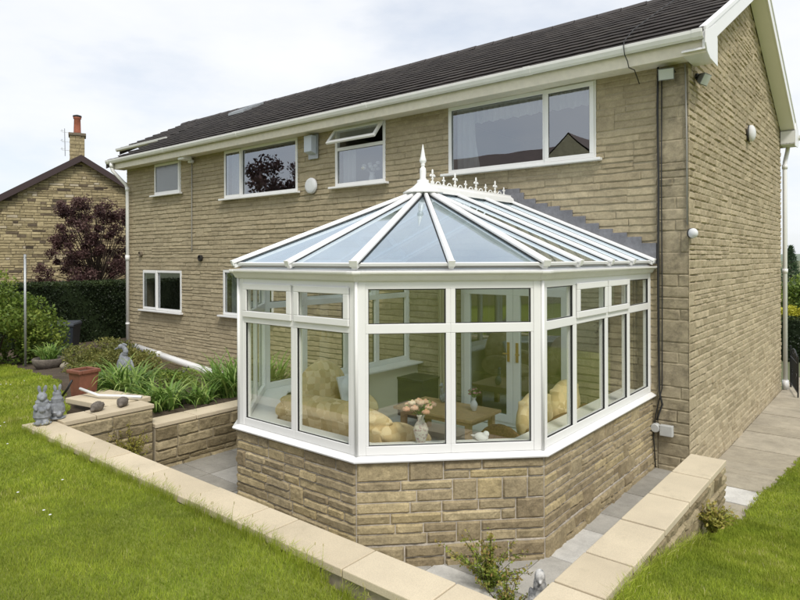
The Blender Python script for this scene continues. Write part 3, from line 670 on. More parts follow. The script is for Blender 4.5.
class Facet:
    def __init__(s, k): s.A = Fp[k]; s.B = Fp[k+1]; s.U = (s.B-s.A).normalized(); s.N = s.U.cross(Zv); s.L = (s.B-s.A).length; s.M = Matrix((s.U, s.N, Zv)).transposed().to_4x4(); s.M.translation = s.A
    def box(s, b, u0, u1, z0, z1, d0, d1): b.obox(s.M @ Matrix.Translation(((u0+u1)/2, (d0+d1)/2, (z0+z1)/2)) @ Matrix.Diagonal((u1-u0, d1-d0, z1-z0, 1)))
    def rect(s, b, u0, u1, z0, z1, w_, d0, d1):
        s.box(b, u0, u1, z0, z0+w_, d0, d1); s.box(b, u0, u1, z1-w_, z1, d0, d1); s.box(b, u0, u0+w_, z0+w_, z1-w_, d0, d1); s.box(b, u1-w_, u1, z0+w_, z1-w_, d0, d1)
FAC = [Facet(k) for k in range(5)]
# dwarf wall
Pd = offs(-.050); Pq = offs(-.041)
for k in range(5):
    a, b_ = Pd[k], Pd[k+1]; U = (b_-a).normalized(); Nn = U.cross(Zv)
    cp(blocks('dwarf_wall', a, U, Nn, 0, (b_-a).length, .175, .872, (), band=.174, split=2, pj=.36, L=(.20, .62), Lj=(.12, .46), relief=.018, rough=.007, joint=.008, grid=.024, seed=31+k, material=M['dwarf'], freq=16, irregular=.3, tilt=.45))
    a, b_ = Pq[k], Pq[k+1]
    cp(blocks('wall_plinth', a, U, Nn, 0, (b_-a).length, -.06, .170, (), band=.23, split=2, pj=.35, L=(.18, .4), Lj=(.2, .45), relief=.028, rough=.010, joint=.013, grid=.024, seed=61+k, material=M['dwarf'], freq=14, irregular=.5, tilt=.4, attrf=lambda c, *a: c*.7))
b = MB(); b.sweep([(-.0515, -.06), (-.0515, .875), (-.30, .875), (-.30, -.06)], P); b.sweep([(-.043, -.06), (-.043, .172), (-.051, .172), (-.051, -.06)], P); cp(b.build('mortar_core', M['mortar_pale']))
b = MB(); b.sweep([(-.301, .1), (-.301, .904), (-.316, .904), (-.316, .1)], P); cp(b.build('inner_plaster', M['plaster']))
b = MB(); b.sweep([(-.141, .903), (-.141, .932), (-.42, .932), (-.425, .92), (-.42, .905)], P); cp(b.build('inner_sill', M['upvc']))
b = MB(); b.sweep([(0, .886), (.004, .900), (-.055, .926), (-.14, .930), (-.14, .880), (-.02, .878)], P); cp(b.build('outer_cill', M['upvc'], bevel=.003))
fl_ = MB(); q_ = offs(-.3); fl_.add([(p.x, p.y, .15) for p in q_], [tuple(range(6))]); cp(fl_.build('floor', M['tilefloor']))
# frames
bays = {0: [.785, 1.455, 2.26], 1: [None], 2: [-2.385 - Fp[2].x], 3: [None], 4: [2.95-2.26, 2.95-1.455, 2.95-.785]}
openers = {0: [1, 2], 1: [], 2: [0, 1], 3: [], 4: [1, 2]}
ZB, ZT0, ZT1, ZTOP = 1.005, 1.958, 2.038, 2.42
for k in range(5):
    f = FAC[k]; ms = [f.L/2 if m_ is None else m_ for m_ in bays[k]]
    e0 = .075 if k > 0 else .06; e1 = .075 if k < 4 else .06
    cuts = [e0] + ms + [f.L-e1]
    b = MB(); f.box(b, 0, f.L, 2.335, ZTOP, -.068, 0); cp(b.build('head_rail', M['upvc'], bevel=.003))
    for i in range(len(cuts)-1):
        a = cuts[i] + (.0 if i == 0 else .0); c = cuts[i+1]; wl = .03 if i > 0 else .012; wr = .03 if i < len(cuts)-2 else .012
        b = MB(); f.box(b, a, c, .929, ZB, -.067, .002); f.box(b, a, c, ZT0, ZT1, -.067, .003)
        f.box(b, a, a+wl+.012, ZB, ZT0, -.066, .001); f.box(b, c-wr-.012, c, ZB, ZT0, -.066, .001); f.box(b, a, a+wl+.012, ZT1, 2.3345, -.066, .001); f.box(b, c-wr-.012, c, ZT1, 2.3345, -.066, .001)
        wd_ = cp(b.build('window', M['upvc'], bevel=.004))
        u0, u1 = a+wl+.013, c-wr-.013
        def sub(nm, mb_, mt, **kw): o_ = mb_.build(nm, mt, wd_, **kw); return o_
        p = MB(); f.box(p, u0-.004, u1+.004, ZB-.004, ZT0+.004, -.045, -.025); sub('pane', p, M['conpane'])
        p = MB(); f.rect(p, u0-.003, u1+.003, ZB-.003, ZT0+.003, .007, -.024, -.006); sub('gasket', p, M['rubber'])
        if i in openers[k]:
            p = MB(); f.rect(p, u0-.022, u1+.022, ZT1-.022, 2.352, .062, .004, .026); sub('fanlight_sash', p, M['upvc'], bevel=.006)
            p = MB(); f.box(p, u0+.036, u1-.036, ZT1+.036, 2.294, -.012, .004); sub('fanlight_pane', p, M['conpane'])
            p = MB(); f.rect(p, u0+.034, u1-.034, ZT1+.034, 2.296, .008, .005, .012); sub('gasket', p, M['rubber'])
        else:
            p = MB(); f.box(p, u0-.004, u1+.004, ZT1-.004, 2.337, -.045, -.025); sub('fanlight_pane', p, M['conpane'])
            p = MB(); f.rect(p, u0-.003, u1+.003, ZT1-.003, 2.336, .009, -.024, -.006); sub('gasket', p, M['rubber'])
for k in range(6):
    b = MB()
    if k > 0: FAC[k-1].box(b, FAC[k-1].L-(.075 if k < 5 else .06), FAC[k-1].L, .9285, 2.4215, -.075, .006)
    if k < 5: FAC[k].box(b, 0, .075 if k > 0 else .06, .9285, 2.4215, -.075, .006)
    cp(b.build('corner_post' if 0 < k < 5 else 'wall_post', M['upvc'], bevel=.004))
    if 0 < k < 5:
        o_ = offs(-.060)[k]; b = MB(); b.tube([(o_.x, o_.y, .93), (o_.x, o_.y, 2.42)], .0145, 10); cp(b.build('corner_bead', M['upvc'], smooth=True))
# eaves beam and gutter
b = MB(); b.sweep([(-.075, 2.4205), (-.075, 2.50), (-.14, 2.53), (-.17, 2.42)], P); cp(b.build('eaves_beam', M['upvc']))
b = MB(); gpro = [(-.072, 2.402), (-.050, 2.402), (-.032, 2.418), (-.022, 2.440), (-.012, 2.462), (.010, 2.474), (.026, 2.486), (.028, 2.508), (.020, 2.511), (.016, 2.493), (-.02, 2.478), (-.045, 2.445), (-.072, 2.43)]
gpro = [(o_, 2.402+(z_-2.402)*.80) for o_, z_ in gpro]
Pg = [P[0]+Vector((0, -.02, 0))] + P[1:5] + [P[5]+Vector((0, -.02, 0))]
b.sweep(gpro, Pg)
for k in (1, 2, 3, 4):
    u1_ = (P[k]-P[k-1]).normalized(); u2_ = (P[k+1]-P[k]).normalized()
    b.sweep([(o_+.003, z_+(-.003 if i_ < 8 else .002)) for i_, (o_, z_) in enumerate(gpro)], [P[k]-u1_*.055, P[k], P[k]+u2_*.055])
cp(b.build('gutter', M['gutter'], bevel=.002, segs=1))

# roof: bars, panes, ridge
E_ = offs(-.045); EZ = 2.548; RX, RY, RZ = -2.4, -2.07, 3.385
def onf(k, u): d = (P[k+1]-P[k]).normalized(); base = E_[k]; p_ = base + d*u; return Vector((p_.x, p_.y, EZ))
ex = E_[4].x; exl = E_[0].x
feet = [(Vector((exl, y_, EZ)), Vector((RX-.0, min(0, y_), RZ)) if y_ > RY else Vector((RX, RY, RZ))) for y_ in (-.06, -.785, -1.455, -2.26)]
feet += [(Vector((E_[1].x, E_[1].y, EZ)), Vector((RX, RY, RZ)))]
m_ = (E_[1]+E_[2])/2; feet += [(Vector((m_.x, m_.y, EZ)), Vector((RX, RY, RZ))), (Vector((E_[2].x, E_[2].y, EZ)), Vector((RX, RY, RZ)))]
m_ = (E_[2]+E_[3])/2; feet += [(Vector((m_.x, m_.y, EZ)), Vector((RX, RY, RZ))), (Vector((E_[3].x, E_[3].y, EZ)), Vector((RX, RY, RZ)))]
m_ = (E_[3]+E_[4])/2; feet += [(Vector((m_.x, m_.y, EZ)), Vector((RX, RY, RZ))), (Vector((E_[4].x, E_[4].y, EZ)), Vector((RX, RY, RZ)))]
feet += [(Vector((ex, y_, EZ)), Vector((RX, y_, RZ)) if y_ > RY else Vector((RX, RY, RZ))) for y_ in (-2.26, -1.455, -.785, -.06)]
for i, (a, c) in enumerate(feet):
    b = MB(); d = (c-a).normalized(); st = a - d*.035; en = c - d*(.02 if (c-Vector((RX, RY, RZ))).length > .01 else .10)
    hip = i in (4, 6, 8, 10); ww = .075 if hip else .060
    sd_ = d.cross(Zv).normalized(); up_ = sd_.cross(d)
    pr = [(-ww/2, .012), (-ww/2, .030), (-ww*.3, .050), (ww*.3, .050), (ww/2, .030), (ww/2, .012)]
    vs = [st+sd_*x_+up_*y_ for x_, y_ in pr] + [en+sd_*x_*.8+up_*y_ for x_, y_ in pr]
    b.add(vs, [(0, 1, 2, 3, 4, 5), (11, 10, 9, 8, 7, 6)] + [(j, (j+1) % 6, 6+(j+1) % 6, 6+j) for j in range(6)])
    r_ = cp(b.build('rafter', M['upvc'], bevel=.003))
    p = MB(); p.bar(st+up_*(-.012), en+up_*(-.012), ww*.75, .045, a=.5); p.bar(st - d*.012+up_*.02, st+up_*.02, ww*1.0, .062); p.build('rafter_end', M['upvc'], r_, bevel=.008)
    p = MB(); p.bar(st+d*.03+up_*.008, en+up_*.008, ww+.012, .006); p.build('rafter_gasket', M['rubber'], r_)
for i in range(len(feet)-1):
    a0, c0 = feet[i]; a1, c1 = feet[i+1]
    if (c0-c1).length < 1e-4: top = [c0]
    else: top = [c1, c0]
    pts = [a0, a1] + top; nrm = (pts[1]-pts[0]).cross(pts[2]-pts[0]).normalized(); nrm = nrm if nrm.z > 0 else -nrm
    n_ = len(pts); vs = [p_ for p_ in pts] + [p_+nrm*.006 for p_ in pts]
    b = MB(); b.add(vs, [tuple(range(n_))[::-1], tuple(range(n_, 2*n_))] + [(j, (j+1) % n_, n_+(j+1) % n_, n_+j) for j in range(n_)])
    r_ = cp(b.build('roof_pane', M['roofglass']))
    p = MB(); e0 = a0-nrm*.002; e1 = a1-nrm*.002; p.bar(e0, e1, .022, .024, up=nrm); p.build('edge_trim', M['upvc'], r_)
    p = MB(); sh_ = Vector((0, 0, -.022)); ii = (Vector((RX, (a0.y+a1.y)/2 if i in (0, 1, 2, 11, 12, 13) else RY, EZ))-(a0+a1)/2).normalized()*.035
    p.bar(a0+sh_+ii, a1+sh_+ii, .006, .03); p.build('eaves_seal', M['cablegrey'], r_)
b = MB(); b.sweep([(-.085, -.03), (-.07, .035), (-.03, .065), (-.03, .085), (.03, .085), (.03, .065), (.07, .035), (.085, -.03)], [(RX, RY, RZ+.02), (RX, -.005, RZ+.02)]); cp(b.build('ridge', M['upvc'], bevel=.003))
b = MB(); b.box(RX-.09, RX+.09, RY+.02, -.02, RZ-.09, RZ-.03); cp(b.build('ridge_seal', M['rubber']))
b = MB(); b.lathe([(.235, -.030), (.24, -.018), (.19, .012), (.13, .045), (.085, .085), (.07, .10), (.07, .13), (.055, .135)], (RX, RY-.02, RZ), 28); cp(b.build('roof_boss', M['upvc'], smooth=True))
b = MB(); zb = RZ+.13
b.lathe([(.040, 0), (.042, .02), (.034, .035), (.038, .12), (.034, .16), (.024, .172), (.018, .185), (.026, .20), (.026, .21), (.020, .218), (.036, .245), (.041, .262), (.036, .285), (.030, .305), (.022, .36), (.012, .43), (.004, .475), (.001, .485)], (RX, RY-.02, zb), 20, M4=Matrix.Diagonal((1, 1, .88, 1))); cp(b.build('finial', M['upvc'], smooth=True))
b = MB(); zr_ = RZ+.10
def fleur(y, s):
    x = RX
    b.ell((x, y, zr_+.045*s), (.009, .011*s, .055*s)); b.ell((x, y, zr_+.125*s), (.009, .016*s, .034*s)); b.ell((x, y-.030*s, zr_+.092*s), (.009, .022*s, .013*s), (R(25), 0, 0)); b.ell((x, y+.030*s, zr_+.092*s), (.009, .022*s, .013*s), (R(-25), 0, 0))
    b.ell((x, y, zr_+.085*s), (.010, .02*s, .010*s)); b.ell((x, y, zr_+.060*s), (.010, .022*s, .008*s)); b.ell((x, y-.018*s, zr_+.02*s), (.008, .014*s, .014*s)); b.ell((x, y+.018*s, zr_+.02*s), (.008, .014*s, .014*s))
yl = [-1.90, -1.67, -1.42, -1.18, -.93, -.69, -.44, -.20]
for i, y_ in enumerate(yl): fleur(y_, 1.15 if i % 2 == 0 else .72)
for i in range(len(yl)-1):
    ym = (yl[i]+yl[i+1])/2; b.tube([(RX, ym+.048*math.cos(t_), zr_-.005+.045*math.sin(t_)) for t_ in np.linspace(0, math.pi, 9)], .0075, 6)
b.box(RX-.008, RX+.008, -1.98, -.03, zr_-.012, zr_+.006); cp(b.build('ridge_cresting', M['upvc'], smooth=True))
# lead flashing stepped up the wall over the roof
b = MB(); n_ = 11
for sgn, xe in ((1, ex), (-1, exl)):
    for i in range(n_):
        t0, t1 = i/n_, (i+1)/n_; xa = RX+sgn*(.03)+(xe-RX+sgn*.05-sgn*.03)*t0; xb = RX+sgn*.03+(xe-RX+sgn*.05-sgn*.03)*t1; zt = RZ+.135+(EZ-RZ)*t0 + .0; zbm = RZ-.03+(EZ-RZ)*t1
        jit = .022*math.sin(i*5.1); b.box(min(xa, xb)-.01, max(xa, xb)+.01, -.041-.0015*(i % 3), -.002, zbm, zt+jit)
b.box(RX-.18, RX+.16, -.048, -.003, RZ, RZ+.20)
b.build('lead_flashing', M['lead'], house, bevel=.004, segs=1)

# ------------------------------------------------------------------ inside the conservatory
def soft(name, mb, material, vox=.014, parent=None): return mb.build(name, material, parent, remesh=vox)
sofa = empty('sofa', (-2.46, -3.22, .15), 'long plaid tan and cream sofa with its back to the front windows', 'sofa')
b = MB()
b.box(-.74, .74, -.42, -.16, .1, .86); b.ell((0, -.31, .92), (.80, .14, .12), n=28, m=12); soft('backrest', b, M['plaid'], .02, sofa)
b = MB(); b.ell((0, .12, .34), (.62, .42, .14), n=24, m=10); soft('seat', b, M['plaid'], .02, sofa)
for sx in (-1, 1):
    b = MB(); b.ell((sx*.70, .02, .40), (.13, .44, .30), n=20, m=12); b.ell((sx*.72, -.05, .62), (.12, .42, .15), n=20, m=10); b.ell((sx*.74, -.12, .74), (.12, .32, .14), (R(-20), 0, 0), n=20, m=10); soft('arm', b, M['plaid'], .02, sofa)
b = MB(); b.box(-.68, .68, -.30, .45, .02, .24); b.build('base', M['plaid'], sofa, bevel=.03)
arm = empty('armchair', (-3.72, -2.30, .18), 'plaid tan armchair with a white cushion, seen through the left front windows', 'armchair')
b = MB(); b.ell((-.20, 0, .66), (.17, .44, .42), n=20, m=12); soft('backrest', b, M['plaid'], .02, arm)
b = MB(); b.ell((.08, 0, .34), (.36, .36, .13), n=20, m=10); soft('seat', b, M['plaid'], .02, arm)
for sy in (-1, 1):
    b = MB(); b.ell((.04, sy*.42, .46), (.38, .11, .2), n=20, m=10); soft('arm', b, M['plaid'], .02, arm)
b = MB(); b.box(-.3, .36, -.42, .42, .02, .26); b.build('base', M['plaid'], arm, bevel=.03)
b = MB(); b.ell((0, 0, 0), (.085, .17, .15), (0, R(-18), 0), n=20, m=10); b.obox(Matrix.Rotation(R(-18), 4, 'Y') @ Matrix.Diagonal((.05, .38, .32, 1))); c_ = soft('cushion', b, M['cushion'], .012); c_.location = (-3.58, -2.12, .92); tag(c_, 'white scatter cushion leaning on the plaid armchair', 'cushion')
wic = empty('wicker_sofa', (-1.08, -1.75, .15), 'wicker sofa with rounded gold plaid back cushions by the right-hand windows', 'wicker sofa')
b = MB(); b.box(-.30, .22, -.72, .68, .06, .34); b.box(.20, .30, -.72, .68, .1, .78); b.build('wicker_frame', M['wicker'], wic, bevel=.03)
for sy in (-.76, .70):
    b = MB(); b.ell((-.03, sy, .42), (.34, .085, .38), n=18, m=10); soft('wicker_arm', b, M['wicker'], .018, wic)
for sy in (-.38, .32):
    b = MB(); b.ell((.14, sy, .80), (.13, .33, .29), n=20, m=12); b.box(.08, .20, sy-.26, sy+.26, .50, 1.02); soft('back_cushion', b, M['plaid'], .018, wic)
    b = MB(); b.box(-.28, .16, sy-.33, sy+.33, .34, .46); b.build('seat_cushion', M['plaid'], wic, bevel=.05)
V_c = tag(rawmesh('beige_curtain', [(-3.62+.36*i/30, -.11+.018*math.sin(i*1.4), z_) for z_ in (.18, 2.25) for i in range(31)], [(i, i+1, i+32, i+31) for i in range(30)], M['beige'], smooth=True), 'beige curtain hanging beside the french door inside the conservatory', 'curtain')
tab = empty('coffee_table', (-2.84, -1.0, .15), 'low pine coffee table in the middle of the conservatory', 'table')
b = MB(); b.box(-.64, .64, -.37, .37, .365, .405); b.build('tabletop', M['wood'], tab, bevel=.006)
b = MB(); b.box(-.56, .56, -.30, .30, .30, .364); b.build('apron', M['wood'], tab)
for sx in (-.56, .50):
    for sy in (-.31, .25): b = MB(); b.box(sx, sx+.07, sy, sy+.07, .001, .362); b.build('leg', M['wood'], tab)
b = MB(); b.box(-.30, .30, -.22, .22, .0, .57); b.box(-.32, .32, -.24, .24, .57, .60); st_ = b.build('stove', M['blackbox'], bevel=.01); st_.location = (-3.92, -.30, .15)
tag(st_, 'black box-shaped heater against the house wall inside the conservatory', 'heater')
b = MB(); b.ell((0, 0, .07), (.05, .07, .075)); b.ell((0, -.03, .17), (.028, .032, .07)); b.ell((0, -.045, .245), (.03, .038, .03)); b.ell((.012, -.04, .28), (.006, .008, .018)); b.ell((-.012, -.04, .28), (.006, .008, .018))
o = soft('cat_figurine', b, M['statue'], .008); o.location = (-3.05, -.78, .556); tag(o, 'small grey cat figurine standing on the coffee table', 'figurine')
def bouquet(name, loc, n, rad, spread, hh, matn, label, vase_m, sc=1.0, seed=1):
    rnd = random.Random(seed); e = empty(name, loc, label, 'vase of flowers')
    b = MB(); b.lathe([(.030*sc, 0), (.036*sc, .01), (.058*sc, .07*sc), (.062*sc, .11*sc), (.045*sc, .15*sc), (.026*sc, .18*sc), (.026*sc, .20*sc), (.038*sc, .225*sc)], n=20); b.build('vase', M[vase_m], e, smooth=True)
    bl = MB(); stem = MB()
    for i in range(n):
        an = i*2.399+seed; r_ = spread*math.sqrt((i+.5)/n); z_ = hh-.35*r_+rnd.uniform(-.015, .02); c = Vector((r_*math.cos(an), r_*math.sin(an), z_-.3*r_)); a = rnd.random()
        for k in range(5):      # petals in spiralled cups
            a2 = k*1.256; bl.ell(c+Vector((math.cos(a2)*rad*.42, math.sin(a2)*rad*.42, -.004)), (rad*.62, rad*.62, rad*.5), n=8, m=5, a=min(1, a+.12*(k % 2)))
        bl.ell(c+Vector((0, 0, rad*.25)), (rad*.5, rad*.5, rad*.45), n=8, m=5, a=max(0, a-.35))
        stem.tube([(0, 0, .19*sc), (c.x*.5, c.y*.5, (z_+.19*sc)/2), (c.x, c.y, z_-rad*.4)], .003, 5)
        for k in range(4):
            t = rnd.uniform(.3, .95); lc = Vector((c.x*t, c.y*t, .2*sc+(z_-.2*sc)*t)); dv = Vector((rnd.uniform(-1, 1), rnd.uniform(-1, 1), rnd.uniform(-.3, .6))).normalized()*.045; sv_ = dv.orthogonal().normalized()*.014
            stem.add([lc, lc+dv*.5+sv_, lc+dv, lc+dv*.5-sv_], [(0, 1, 2, 3)], rnd.random())
    bl.build('blooms', M[matn], e, smooth=True); stem.build('stems', M['lily'], e)
    return e
bouquet('rose_vase', (-1.39, -3.46, .933), 12, .037, .145, .40, 'rose', 'vase of peach and cream roses standing on the inner window sill', 'china', 1.12, 3)
M['pink'] = mat('dusky_pink', attr='blk', ramp=[(0, (.24, .09, .12)), (1, (.42, .22, .24))], rough=.9)
bouquet('pink_vase', (-2.45, -.92, .556), 9, .022, .09, .30, 'pink', 'slim vase of dusky pink flowers on the coffee table', 'cushion', .8, 5)
b = MB(); b.ell((0, 0, .035), (.07, .05, .038)); b.ell((.05, 0, .07), (.03, .028, .028)); b.ell((-.07, 0, .03), (.05, .012, .012))
o = soft('china_duck', b, M['cushion'], .007); o.location = (-1.0, -3.06, .931); tag(o, 'small white china animal on the inner sill right of the roses', 'ornament')

# ------------------------------------------------------------------ garden walls
def coping(parent, p0, p1, w_, ztop, th, nsl, seed, gap=.004):
    rnd = random.Random(seed); p0 = Vector(p0); p1 = Vector(p1); d = (p1-p0); L_ = d.length; d.normalize(); sd_ = d.cross(Zv)
    cuts = [0]
    if isinstance(nsl, list): cuts = nsl
    else: cuts = [i*L_/nsl for i in range(nsl+1)]
    for i in range(len(cuts)-1):
        a = p0+d*(cuts[i]+gap); c = p0+d*(cuts[i+1]-gap); b = MB(); zz = ztop-th/2+rnd.uniform(-.002, .003)
        b.bar((a.x, a.y, zz), (c.x, c.y, zz), w_, th, a=rnd.random()); o = b.build('coping_slab', M['coping'], parent, bevel=.006)
def retaining(nm, label, faces, core, seed, **kw):
    e = empty(nm, (0, 0, 0), label, 'garden wall')
    for i, (O, U, Nn, L_, za, zb) in enumerate(faces):
        blocks('stonework', O, U, Nn, 0, L_, za, zb, (), band=kw.get('band', .125), split=kw.get('split', 1), pj=kw.get('pj', 0), L=(.28, .60), Lj=(.15, .3), relief=.028, rough=.012, joint=.012, grid=.026, seed=seed+i, material=M[kw.get('m', 'retain')], parent=e, freq=13, irregular=.3, tilt=.35)
    b = MB()
    for c in core: b.box(*c)
    b.build('wall_core', M[kw.get('mm', 'mortar')], e); return e
w1 = retaining('retaining_wall', 'long low garden wall with buff coping slabs along the edge of the front lawn', [((.62, -5.05, 0), (-1, 0, 0), (0, 1, 0), 5.72, -.02, .745)], [(-5.40, .60, -5.30, -5.052, -.3, .744)], 70)
coping(w1, (-5.435, -5.177, 0), (.66, -5.177, 0), .296, .80, .052, [0, .58, 1.20, 1.86, 2.53, 3.25, 3.87, 4.17+.02, 4.90, 5.5, 6.09], 3)
w2 = retaining('retaining_wall', 'short high garden wall with pale coping carrying two dark stones', [((-5.12, -3.985, 0), (0, -1, 0), (1, 0, 0), 1.06, -.02, .765)], [(-5.40, -5.122, -5.05, -3.99, -.3, .764)], 80)
coping(w2, (-5.27, -5.025, 0), (-5.27, -3.97, 0), .325, .82, .05, [0, .36, 1.055], 4)
w3_ = retaining('retaining_wall', 'lower garden wall with buff coping in front of the strap-leaved plants', [((-5.12, -.02, 0), (0, -1, 0), (1, 0, 0), 3.94, -.02, .510)], [(-5.40, -5.122, -3.962, -.02, -.3, .509)], 90)
coping(w3_, (-5.27, -3.965, 0), (-5.27, -.02, 0), .325, .565, .05, [0, .57, 1.2, 1.8, 2.4, 3.0, 3.94], 5)
w4_ = retaining('retaining_wall', 'garden wall topped with wide buff slabs beside the right-hand lawn', [((.605, -5.0, 0), (0, 1, 0), (1, 0, 0), 3.83, -.05, .545), ((.325, -1.17, 0), (0, -1, 0), (-1, 0, 0), 3.83, -.02, .545), ((.605, -1.175, 0), (-1, 0, 0), (0, 1, 0), .28, -.03, .545)], [(.327, .603, -5.0, -1.178, -.3, .544)], 100, band=.15, split=2, pj=.3)
coping(w4_, (.463, -4.98, 0), (.463, -1.145, 0), .326, .60, .052, [0, .66, 1.15, 1.83, 2.49, 3.16, 3.835], 6, .011)
for i in range(1): pass

# ------------------------------------------------------------------ fittings on the house walls
e = empty('alarm_box', (-6.54, -.04, 4.69), 'pale blue box-shaped alarm sounder on a backplate high on the wall', 'alarm box'); e.scale = (.72, .9, .92)
b = MB(); b.box(-.17, .19, -.012, .012, -.26, .24); b.build('backplate', M['galv'], e, bevel=.004)
b = MB(); b.add([(-.14, -.013, -.17), (.14, -.013, -.17), (.14, -.013, .20), (-.14, -.013, .20), (-.14, -.16, -.13), (.14, -.16, -.13), (.14, -.16, .20), (-.14, -.16, .20)], [(0, 1, 2, 3), (4, 5, 6, 7), (0, 4, 5, 1), (1, 5, 6, 2), (2, 6, 7, 3), (3, 7, 4, 0)]); b.build('cover', M['alarm'], e, bevel=.01)
b = MB(); b.lathe([(.15, 0), (.15, .03), (.135, .055), (.10, .066), (.02, .07)], n=28, M4=Matrix.Rotation(R(90), 4, 'X'))
o = b.build('wall_sounder', M['cushion'], bevel=.003); o.location = (-6.59, -.03, 3.955); tag(o, 'round white disc-shaped sounder on the wall under the alarm box', 'sounder')
def flood(loc, rz, tilt_, label):
    e = empty('floodlight', loc, label, 'floodlight', 'floodlights on the house corner', rz); e.scale = (.66,)*3
    Mo = Matrix.Rotation(R(tilt_), 4, 'X')
    b = MB(); vs = [Mo @ Vector(v) for v in ((-.14, -.19, -.11), (.14, -.19, -.11), (.14, -.19, .11), (-.14, -.19, .11), (-.10, -.09, -.075), (.10, -.09, -.075), (.10, -.09, .075), (-.10, -.09, .075))]
    b.add(vs, [(0, 1, 2, 3), (7, 6, 5, 4), (0, 4, 5, 1), (1, 5, 6, 2), (2, 6, 7, 3), (3, 7, 4, 0)]); b.build('housing', M['lamphousing'], e, bevel=.008)
    b = MB(); ob(b, -.122, .122, -.198, -.1905, -.092, .092, Mo); b.build('lamp_glass', M['lampglass'], e)
    b = MB(); b.obox(Mo @ Matrix.Translation((0, -.075, 0)) @ Matrix.Diagonal((.17, .028, .13, 1))); b.tube([(-.13, -.14, 0), (-.15, -.06, -.02), (-.05, -.0, -.02), (.05, 0, -.02), (.15, -.06, -.02), (.13, -.14, 0)], .009, 6); b.box(-.05, .05, -.04, .0, -.05, .05); b.build('bracket', M['iron'], e)
    return e
flood((-.24, -.03, 4.84), R(12), 22, 'square grey floodlight on the front wall just left of the house corner')
flood((.03, .24, 4.80), R(78), 28, 'grey floodlight seen edge-on, on the gable wall just round the corner')
def bulkhead(loc, label, r1, r2, rz):
    e = empty('bulkhead_light', loc, label, 'wall light', None, rz); e.scale = (.8, .9, .85)
    b = MB(); b.ell((0, -.012, 0), (r1*1.06, .02, r2*1.06), n=20, m=10); b.build('base', M['iron'], e, smooth=True)
    b = MB(); b.ell((0, -.045, 0), (r1*.9, .075, r2), n=20, m=12); b.build('lens', M['cushion'], e, smooth=True); return e
bulkhead((.035, 3.44, 4.60), 'oval white bulkhead light high in the middle of the gable wall', .14, .16, R(90))
bulkhead((.03, -.035, 2.88), 'small round light fixed on the house corner at first-floor level', .07, .07, R(45))
e = empty('security_light', (-10.66, -.03, 4.84), 'white security light and sensor under the eaves beside the small frosted window', 'security light')
b = MB(); b.box(-.12, .12, -.28, -.06, .0, .10); b.box(-.05, .05, -.07, 0, -.05, .06); b.build('housing', M['upvc'], e, bevel=.02)
b = MB(); b.ell((.14, -.07, -.03), (.045, .05, .045)); b.build('sensor', M['alu'], e, smooth=True)
def cable(name, pts, r, m, label, cat='cable'):
    b = MB(); b.tube(pts, r, 6); return tag(b.build(name, M[m], smooth=True), label, cat)
cable('cable', [(-10.64, -.03, 4.78), (-10.645, -.032, 4.0), (-10.65, -.032, 2.8), (-10.66, -.01, 2.76)], .012, 'cablegrey', 'thin grey cable running down the wall from the security light')
cable('cable', [(-.335, -.05, 4.92), (-.345, -.045, 4.4), (-.335, -.045, 3.5), (-.345, -.045, 2.4), (-.34, -.045, 1.6), (-.335, -.045, .95), (-.30, -.045, .80), (-.34, -.05, .68), (-.36, -.06, .60)], .013, 'cable', 'thick black cable clipped down the wall between conservatory and corner')
cable('cable', [(-.295, -.04, 4.9), (-.305, -.035, 3.5), (-.30, -.035, 2.2), (-.305, -.035, 1.0), (-.38, -.04, .66), (-.40, -.06, .40), (-.38, -.05, .02)], .008, 'cable', 'thin black cable beside the thick one, ending at the ground')
cable('cable', [(-.03, -.03, 4.9), (-.015, -.028, 4.0), (-.012, -.028, 2.98)], .010, 'cablegrey', 'grey cable down the very corner of the house to the small round light')
cable('cable', [(-.80, 3.3, 7.14), (-.72, 1.5, 6.24), (-.64, 0, 5.475), (-.61, -.44, 5.20), (-.60, -.49, 5.12), (-.59, -.485, 5.02), (-.585, -.40, 4.96), (-.58, -.37, 4.89), (-.57, -.20, 4.90), (-.56, -.05, 4.76)], .006, 'cable', 'thin aerial cable hanging over the gutter near the right end of the eaves')
e = empty('tap_box', (-.30, -.03, .50), 'grey outdoor socket box and round cap low on the wall beside the conservatory', 'socket box')
b = MB(); b.box(-.02, .13, -.07, .0, -.07, .06); b.build('box', M['alu'], e, bevel=.008)
b = MB(); b.lathe([(.055, 0), (.055, .06), (.045, .07)], (-.075, 0, .01), 16, M4=Matrix.Rotation(R(90), 4, 'X')); b.build('cap', M['alu'], e)
for (x, z, lab) in ((-12.985, 2.72, 'small grey vent high on the wall above the left ground-floor window'), (-10.29, 2.61, 'small black vent hole in the wall between the ground-floor windows')):
    b = MB(); b.lathe([(.07, 0), (.07, .05), (.055, .055), (.05, .03)], n=16, M4=Matrix.Rotation(R(90), 4, 'X')); o = b.build('wall_vent', M['vent'] if x > -11 else M['mortar_dark']); o.location = (x, -.02, z); tag(o, lab, 'vent')
# waste pipe sloping along the wall and its supports
e = empty('waste_pipe', (-9.5, -.16, 0), 'fat white waste pipe sloping along the foot of the house wall', 'waste pipe')
b = MB(); b.tube([(-3.6, .02, .38), (-1.5, 0, .22), (.5, 0, .07), (2.2, 0, -.06), (4.0, 0, -.16)], .075, 14)
for xx, zz in ((-2.4, .29), (-.4, .137), (1.3, .007)): b.tube([(xx-.06, 0, zz+.004), (xx+.06, 0, zz-.004)], .086, 14)
b.build('pipe', M['upvc'], e, smooth=True)
b = MB(); b.box(-1.25, -1.21, -.05, .05, -.27, .13); b.box(1.0, 1.05, -.05, .05, -.27, -.02); b.build('support', M['galv'], e)

